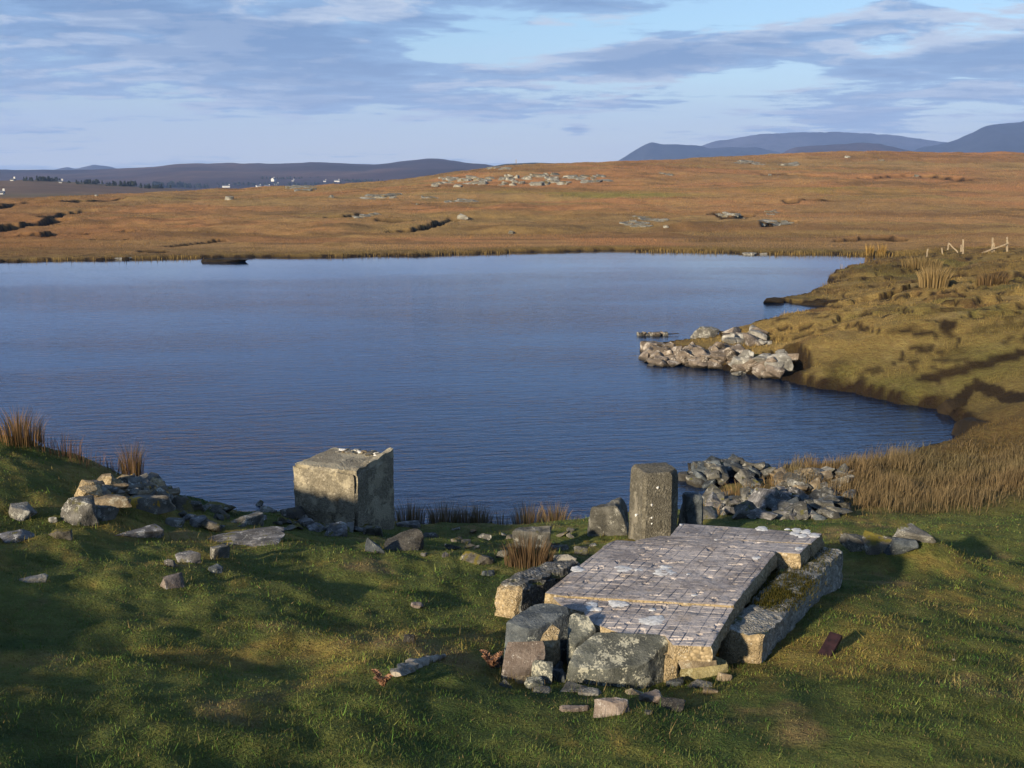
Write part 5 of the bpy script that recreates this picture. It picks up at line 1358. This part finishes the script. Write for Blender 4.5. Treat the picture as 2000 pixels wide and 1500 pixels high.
# ------------------------------------------------------------------ the village, the woods and the mast
def house(key, px, py, wpx, hpx, label, rz=0.0, gable=False):
    p = at_hill(key, px, py)
    if p is None: return
    s = p[1] / 2000; w = wpx * s * .72; h = hpx * s * .72; dpt = max(6.0, w * .45)
    root = empty('house', tuple(p)); tag(root, label, 'house', 'white houses of the distant village'); root.rotation_euler = (0, 0, rz)
    wall = h * .62; x, y = w / 2, dpt / 2
    def box(nm, x0, x1, y0, y1, z0, z1, mat):
        V = [(a, b_, c) for c in (z0, z1) for a, b_ in ((x0, y0), (x1, y0), (x1, y1), (x0, y1))]
        m = bpy.data.meshes.new(nm); m.from_pydata(V, [], [(3, 2, 1, 0), (4, 5, 6, 7), (0, 1, 5, 4), (1, 2, 6, 5), (2, 3, 7, 6), (3, 0, 4, 7)]); m.materials.append(MAT[mat]); return link(nm, m, root)
    V = [(-x, -y, -3), (x, -y, -3), (x, y, -3), (-x, y, -3), (-x, -y, wall), (x, -y, wall), (x, y, wall), (-x, y, wall), (-x, 0, h * .97), (x, 0, h * .97)]
    m = bpy.data.meshes.new('wall'); m.from_pydata(V, [], [(0, 1, 5, 4), (2, 3, 7, 6), (1, 2, 6, 9, 5), (3, 0, 4, 8, 7)]); m.materials.append(MAT['limewash']); link('wall', m, root)
    e = .4; V = [(-x - e, -y - e, wall - .3), (x + e, -y - e, wall - .3), (x + e, 0, h), (-x - e, 0, h), (x + e, y + e, wall - .3), (-x - e, y + e, wall - .3)]
    V += [(a, b_, c + .35) for a, b_, c in V]
    m = bpy.data.meshes.new('roof'); m.from_pydata(V, [], [(0, 1, 2, 3), (3, 2, 4, 5), (6, 9, 8, 7), (9, 11, 10, 8), (0, 6, 7, 1), (5, 4, 10, 11), (1, 7, 8, 2), (2, 8, 10, 4), (0, 3, 9, 6), (3, 5, 11, 9)]); m.materials.append(MAT['roof_slate']); rf = link('roof', m, root)
    box('chimney', x * .7, x * .7 + 1.2, -.6, .6, h - .5, h + 1.6, 'limewash').parent = rf
for a in (('town', 442, 366, 20, 6, 'long white house lowest left in the village', .1), ('town', 505, 365, 12, 5, 'white house between the two long ones of the village', .5), ('town', 522, 366, 14, 6, 'white house right of the village centre, lowest row', 0), ('town', 534, 354, 10, 9, 'tall white gabled house standing above the village', 1.3),
          ('town', 540, 361, 10, 4, 'low white house under the tall gabled one', 0), ('town', 572, 354, 5, 4, 'tiny white house higher on the slope', .3), ('town', 658, 355, 14, 5, 'long white house at the right end of the village', .1), ('town', 634, 355, 7, 4, 'small white house left of the rightmost long one', .2),
          ('near', 118, 357, 8, 5, 'white house on the low brown hill at the left', .4), ('near', 25, 353, 8, 5, 'white house on top of the low brown hill', .2), ('near', 2, 380, 14, 9, 'white house at the very left edge below the brown hill', .3)):
    house(*a)

def wood():
    rng = np.random.default_rng(31); Pn = []; hs = []; cs = []
    def clump(key, px, py, n, wpx, hpx):
        c = at_hill(key, px, py)
        if c is None: return
        s = c[1] / 2000
        for i in range(n):
            q = np.array([c[0] + rng.normal(0, .5) * wpx * s * .5, c[1] + rng.normal(0, 10), c[2]]); H_ = hpx * s * rng.uniform(.6, 1.1); R_ = H_ * rng.uniform(.3, .5); con = rng.uniform() < .5
            k = 70; zz = rng.uniform(.12, 1, k); rad = R_ * ((1 - zz) * 1.1 if con else np.sqrt(np.clip(1 - (2 * zz - 1) ** 2, .05, 1))) * rng.uniform(.5, 1, k); a = rng.uniform(0, 6.28, k)
            Pn.append(np.stack([q[0] + rad * np.cos(a), q[1] + rad * np.sin(a), q[2] + zz * H_ - H_ * .12], 1)); hs.append(np.full(k, H_ * .28)); cs.append(np.array([.030, .038, .026]) * rng.uniform(.6, 1.5, (k, 1)))
    for a in (('near', 85, 354, 26, 44, 9), ('near', 170, 360, 20, 60, 9), ('near', 240, 364, 24, 60, 10), ('near', 300, 368, 18, 40, 8), ('town', 330, 366, 30, 80, 11), ('town', 390, 367, 20, 60, 8), ('town', 480, 362, 30, 120, 6), ('town', 590, 362, 36, 160, 6), ('town', 700, 356, 30, 120, 6), ('town', 560, 350, 20, 100, 5)): clump(*a)
    P = np.concatenate(Pn); h = np.concatenate(hs)
    o = blades('wood', P, h, h * .8, np.concatenate(cs), 'dark_foliage', .9, 3); tag(o, 'dark belts of distant woodland below the hills', 'woodland', kind='stuff')
wood()
p = on_y(1008, 322, 1500); m = stick(None, p - np.array([0, 0, 3]), p + np.array([0, 0, 7.5]), 1.2, 'mast'); tag(m, 'lone mast on the small dark hill', 'mast')
# ------------------------------------------------------------------ what grows: turf, rushes, reeds, moor grass
BROWN = ((.20, .105, .042), (.105, .060, .026)); STRAW = ((.30, .20, .095), (.16, .105, .045)); RUSSET = ((.24, .115, .045), (.13, .075, .03))
tuft(36, 862, 420, .48, .26, (.33, .19, .09), (.06, .05, .018), 'tall russet rush tuft at the left edge of the bank', lean=.35)
tuft(258, 926, 340, .80, .19, (.30, .17, .085), (.06, .06, .02), 'tall rush tuft above the ruined wall', lean=.28)
for i, (px, py, n, h, l) in enumerate(((128, 892, 90, .36, 'thin rush wisps between the two tall tufts, nearer the left one'), (165, 905, 60, .24, 'low sparse rush wisps midway between the two tall tufts'), (222, 922, 70, .26, 'short rush wisps just left of the tuft above the ruined wall'), (75, 872, 60, .22, 'short rush wisps right of the tuft at the left edge'))):
    tuft(px, py, n, h, .20, (.20, .11, .07), (.07, .05, .025), l, lean=.3, wid=.005)
tuft(1032, 1102, 620, .34, .21, (.17, .11, .06), (.08, .055, .03), 'dense dry brown rush clump standing in the lawn', lean=.16)
stone((994, 1042, 1078, 1074), 'heap_rock', 'flat grey stone behind the dry rush clump', thick=.30, depth=.6, block=.5)
# reeds standing in the shallows
for i, (px, py, n, h, s, l) in enumerate(((800, 1018, 304, .52, .22, 'reed clump standing against the concrete block'), (868, 1026, 528, .58, .24, 'darkest full reed clump in the shallows'), (905, 1022, 256, .46, .20, 'sparse reeds right of the darkest clump'), (936, 1026, 352, .50, .18, 'small round reed clump in the middle of the shallows'),
                                         (978, 1024, 112, .36, .18, 'thin reeds in the gap of the reed row'), (1030, 1024, 336, .52, .22, 'reed clump right of the gap in the reed row'), (1082, 1026, 384, .52, .20, 'rightmost full reed clump by the boulder'), (1124, 1026, 96, .34, .16, 'last few reeds beside the waterside boulder'))):
    p = on_z(px, py, 0); tuft(px, py, n, h, s, (.26, .16, .085), (.085, .085, .035), l, 'reed_clump', 'reeds', lean=.22, wid=.006, loc=(p[0], p[1] - .05, -.02))
p = on_z(1726, 892, 0); tuft(0, 0, 16, .16, .16, (.03, .025, .015), (.05, .04, .02), 'few dark stems poking out of the bay', 'reed_clump', 'reeds', lean=.8, wid=.01, loc=(p[0], p[1], -.03))
for px, py, n, h, s, l in ((1382, 1008, 90, .3, .2, 'grass tuft between the leaning plates and the rubble'), (1455, 970, 260, .34, .35, 'straw-coloured tuft behind the rounded stone heap'), (1530, 948, 200, .34, .3, 'straw-coloured tuft between two stone heaps'), (1590, 922, 110, .4, .2, 'wispy reeds at the water side of the jumbled stones'), (1640, 920, 120, .32, .25, 'wispy reeds where the rush bed begins')):
    tuft(px, py, n, h, s, *STRAW, l, lean=.3)
tuft(1824, 560, 700, 1.15, .55, (.34, .25, .12), (.22, .15, .06), 'big pale straw tuft on the headland', lean=.35, wid=.02, y0=20)
tuft(1800, 522, 500, .8, 1.0, (.26, .19, .085), (.15, .10, .04), 'wide pale grass tuft near the fence', lean=.35, wid=.025, y0=20)
tuft(1938, 556, 300, .75, .6, (.17, .11, .05), (.10, .065, .03), 'brown tussock beyond the big straw tuft', lean=.35, wid=.02, y0=20)
for px, l in ((1696, 'bright yellow reed stand on the far shore, left of a pair'), (1720, 'bright yellow reed stand on the far shore, right of a pair')):
    p = on_z(px, 499, 0); tuft(0, 0, 160, 1.2, .30, (.42, .27, .08), (.24, .15, .045), l, 'reed_clump', 'reeds', lean=.2, wid=.03, loc=(p[0], p[1] - .2, 0))
# bracken by the stones
def bracken(px, py, h, label, seed):
    p = at(px, py); rng = np.random.default_rng(seed); P = []; H_ = []; B = []
    for k in range(7):
        a = rng.uniform(0, 6.28); L = h * rng.uniform(.6, 1.1)
        for t in np.linspace(.15, 1, 14):
            c = np.array([math.cos(a) * t * .5 * L, math.sin(a) * t * .5 * L, L * t * (1.15 - .45 * t)])
            for s in (-1, 1): P.append(c); H_.append(.055 * (1.15 - t)); B.append((-math.sin(a) * s * .75, math.cos(a) * s * .75, 0))
    n = len(P); col = np.array([.36, .20, .12]) * rng.uniform(.6, 1.2, (n, 1))
    o = blades('bracken', np.array(P), np.array(H_), np.full(n, .016), col, 'dry_rush', .2, seed, 2, None, np.array(B)); o.location = p; tag(o, label, 'bracken')
bracken(962, 1310, .17, 'dead pinkish bracken frond beside the tilted plate', 3); bracken(748, 1344, .12, 'small dead bracken frond in front of the driftwood', 4)

def screen_points(n, px0, px1, py0, py1, seed, y0=2.0):
    """random spots spread evenly over what the eye sees of the ground"""
    rng = np.random.default_rng(seed)
    a0, a1 = (px0 - 1000) / 2000 * 1.02, (px1 - 1000) / 2000 * 1.02
    return rng
def scatter(n, a0, a1, y0, y1, seed, power=2.0):
    rng = np.random.default_rng(seed)
    a = rng.uniform(a0, a1, n); u = rng.uniform(0, 1, n)
    y = y0 * (y1 / y0) ** u if power == 2 else (y0 ** .5 + (y1 ** .5 - y0 ** .5) * u) ** 2
    x = a * y
    s = sample(x, y)
    return rng, x, y, s[:, 0], s[:, 1], s[:, 2], s[:, 3], s[:, 4], s[:, 5], s[:, 6:9].astype(float)

def turf():
    n = 500000
    rng, x, y, z, d, bare, near, head, moor, c = scatter(n, -.72, .72, 2.2, 15.5, 1)
    k = (d > .02)
    u = (x - 1.3); inslab = inside(np.array([qA[0][:2], qA[1][:2], qD[1][:2], qD[2][:2], qD[3][:2], qB[3][:2], qB[0][:2]]), np.stack([x, y], 1)); k &= ~inslab
    marsh = (x > 3.6) & (y > 13.2); k &= ~marsh
    x, y, z, d, bare, near, head, moor, c = [q[k] for q in (x, y, z, d, bare, near, head, moor, c)]; n = len(x)
    c = c * rng.uniform(.68, 1.4, (n, 1)) * (.5 + 1.0 * vnoise2(x * 9, y * 9, 80))[:, None]
    dry = rng.uniform(0, 1, n) < (.05 + .20 * sstep(fbm2(x * 1.3, y * 1.3, 77, 3), .1, .6)); c[dry] = np.array([.25, .185, .085]) * rng.uniform(.5, 1.2, (dry.sum(), 1))
    g = rng.uniform(0, 1, n) < .3; c[g] = c[g] * np.array([.75, 1.25, .8])
    lush = .5 + .6 * vnoise2(x * 1.5, y * 1.5, 78) + .7 * vnoise2(x * 6, y * 6, 79)
    h = rng.uniform(.006, .022, n) * lush; h[rng.uniform(0, 1, n) < .025] *= 2.8
    w = np.clip(y * .00085, .0036, .013) * rng.uniform(.7, 1.5, n)
    fx, fr = np.array([(a, b) for a, b, r in FRINGE]), np.array([r for a, b, r in FRINGE])
    cnt = np.clip((fr * 520), 20, 190).astype(int); ix = np.repeat(np.arange(len(fr)), cnt); an = rng.uniform(0, 2 * math.pi, len(ix)); rr = fr[ix] * rng.normal(1.0, .13, len(ix))
    gx = fx[ix, 0] + np.cos(an) * rr; gy = fx[ix, 1] + np.sin(an) * rr * .75; gs = sample(gx, gy); ok = gs[:, 1] > .05; gx, gy, gs = gx[ok], gy[ok], gs[ok]; ng = len(gx)
    gc = gs[:, 6:9] * rng.uniform(.5, 1.3, (ng, 1)); q = rng.uniform(0, 1, ng) < .25; gc[q] = np.array([.26, .20, .095]) * rng.uniform(.5, 1.1, (q.sum(), 1))
    P = np.r_[np.stack([x, y, z - .004], 1), np.stack([gx, gy, gs[:, 0] - .006], 1)]
    h = np.r_[h, rng.uniform(.03, .085, ng)]; w = np.r_[w, np.clip(gy * .0006, .003, .008)]; c = np.r_[c, gc]
    o = blades('grass', P, h, w, c, 'grass_blades', 1.25, 2, 1, None); tag(o, 'close-cropped green and yellow turf of the near bank', 'grass', kind='stuff')
turf()

def rush_bed():
    rng, x, y, z, d, bare, near, head, moor, c = scatter(90000, .20, .64, 12.6, 21, 3)
    edge = on_z(1600, 905, 0)
    f = sstep(y + .35 * fbm2(x * 1.2, y * 1.2, 88, 3) - .12 * (x - 6), 12.9, 14.2) * sstep(x + .3 * fbm2(x, y, 87, 2), 4.2, 4.9) * (1 - sstep(y + .5 * fbm2(x, y, 86, 2), 16.8, 18.6))
    k = (d > -.05) & (rng.uniform(0, 1, len(x)) < f * (.08 + 1.2 * vnoise2(x * 2.6, y * 2.6, 91) ** 1.6))
    x, y, z = x[k], y[k], z[k]; n = len(x)
    t = vnoise2(x * 1.1, y * 1.1, 90)[:, None]; q = rng.uniform(0, 1, (n, 1))
    col = (np.array([.160, .108, .055]) * t + np.array([.105, .090, .042]) * (1 - t)) * (1 - .35 * q) + np.array([.27, .21, .12]) * .35 * q; col *= rng.uniform(.55, 1.25, (n, 1))
    h = rng.uniform(.10, .34, n) * (.25 + 1.1 * vnoise2(x * 2.6, y * 2.6, 91) ** 1.3)
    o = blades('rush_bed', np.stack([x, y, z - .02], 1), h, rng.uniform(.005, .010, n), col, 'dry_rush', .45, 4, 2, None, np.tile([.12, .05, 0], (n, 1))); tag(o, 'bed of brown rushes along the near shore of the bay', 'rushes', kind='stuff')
rush_bed()

def headland_grass():
    rng, x, y, z, d, bare, near, head, moor, c = scatter(200000, .10, .64, 16.5, 76, 5)
    k = (d > .12) & (bare < .3)
    x, y, z, d, bare, near, head, moor, c = [q[k] for q in (x, y, z, d, bare, near, head, moor, c)]; n = len(x)
    c = c * rng.uniform(.6, 1.75, (n, 1))
    s = y / 30
    tus = vnoise2(x * 1.2, y * 1.2, 92)
    h = rng.uniform(.04, .10, n) * np.clip(s, .7, 1.6) * (.35 + 2.0 * tus ** 3); w = .014 * np.clip(s, .7, 2.2) * rng.uniform(.6, 1.4, n)
    o = blades('heath_grass', np.stack([x, y, z - .01], 1), h, w, c, 'grass_blades', 1.0, 6, 1); tag(o, 'rough olive-brown grass of the headland', 'grass', kind='stuff')
headland_grass()

def moor_grass():
    rng, x, y, z, d, bare, near, head, moor, c = scatter(330000, -.62, .62, 64, 345, 7)
    k = (d > .05) & (bare < .4) & (moor > .3)
    x, y, z, d, bare, near, head, moor, c = [q[k] for q in (x, y, z, d, bare, near, head, moor, c)]; n = len(x)
    tus = vnoise2(x * .5, y * .5, 93) * .6 + vnoise2(x * .13, y * .2, 94) * .6
    q = rng.uniform(0, 1, n); c = c * rng.uniform(.72, 1.32, (n, 1)); c[q < .04] = np.array([.30, .21, .10]) * rng.uniform(.6, 1.2, ((q < .04).sum(), 1)); c[q > .97] *= .5
    s = np.clip(y / 120, .6, 2.4)
    h = rng.uniform(.08, .22, n) * (.35 + tus) * s ** .5; w = .05 * s * rng.uniform(.6, 1.4, n)
    o = blades('moor_grass', np.stack([x, y, z - .03], 1), h, w, c, 'grass_blades', .8, 8, 1); tag(o, 'dense russet purple-moor grass covering the far side of the lake', 'grass', kind='stuff')
moor_grass()

def shore_reeds():
    """the thin fringe of reeds along the far waterline"""
    rng = np.random.default_rng(9); pts = []
    for (x0, y0, x1, y1, n) in ((1240, 492, 1500, 496, 420), (1500, 497, 1840, 502, 900), (640, 502, 1000, 495, 260), (0, 512, 400, 505, 240), (1640, 528, 1840, 508, 420)):
        t = rng.uniform(0, 1, n); 
        for q in t: p = on_z(x0 + (x1 - x0) * q, y0 + (y1 - y0) * q + rng.normal(0, .8), 0); pts.append((p[0], p[1] + rng.normal(0, .3), -.02))
    P = np.array(pts); n = len(P); g = vnoise2(P[:, 0] * .35, P[:, 1] * .35, 95)
    k = rng.uniform(0, 1, n) < g * 1.3; P = P[k]; n = len(P)
    col = np.array([.24, .165, .055]) * rng.uniform(.4, 1.3, (n, 1))
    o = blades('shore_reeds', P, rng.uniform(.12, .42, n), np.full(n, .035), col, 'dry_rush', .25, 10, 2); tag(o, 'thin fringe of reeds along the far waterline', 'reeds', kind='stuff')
shore_reeds()
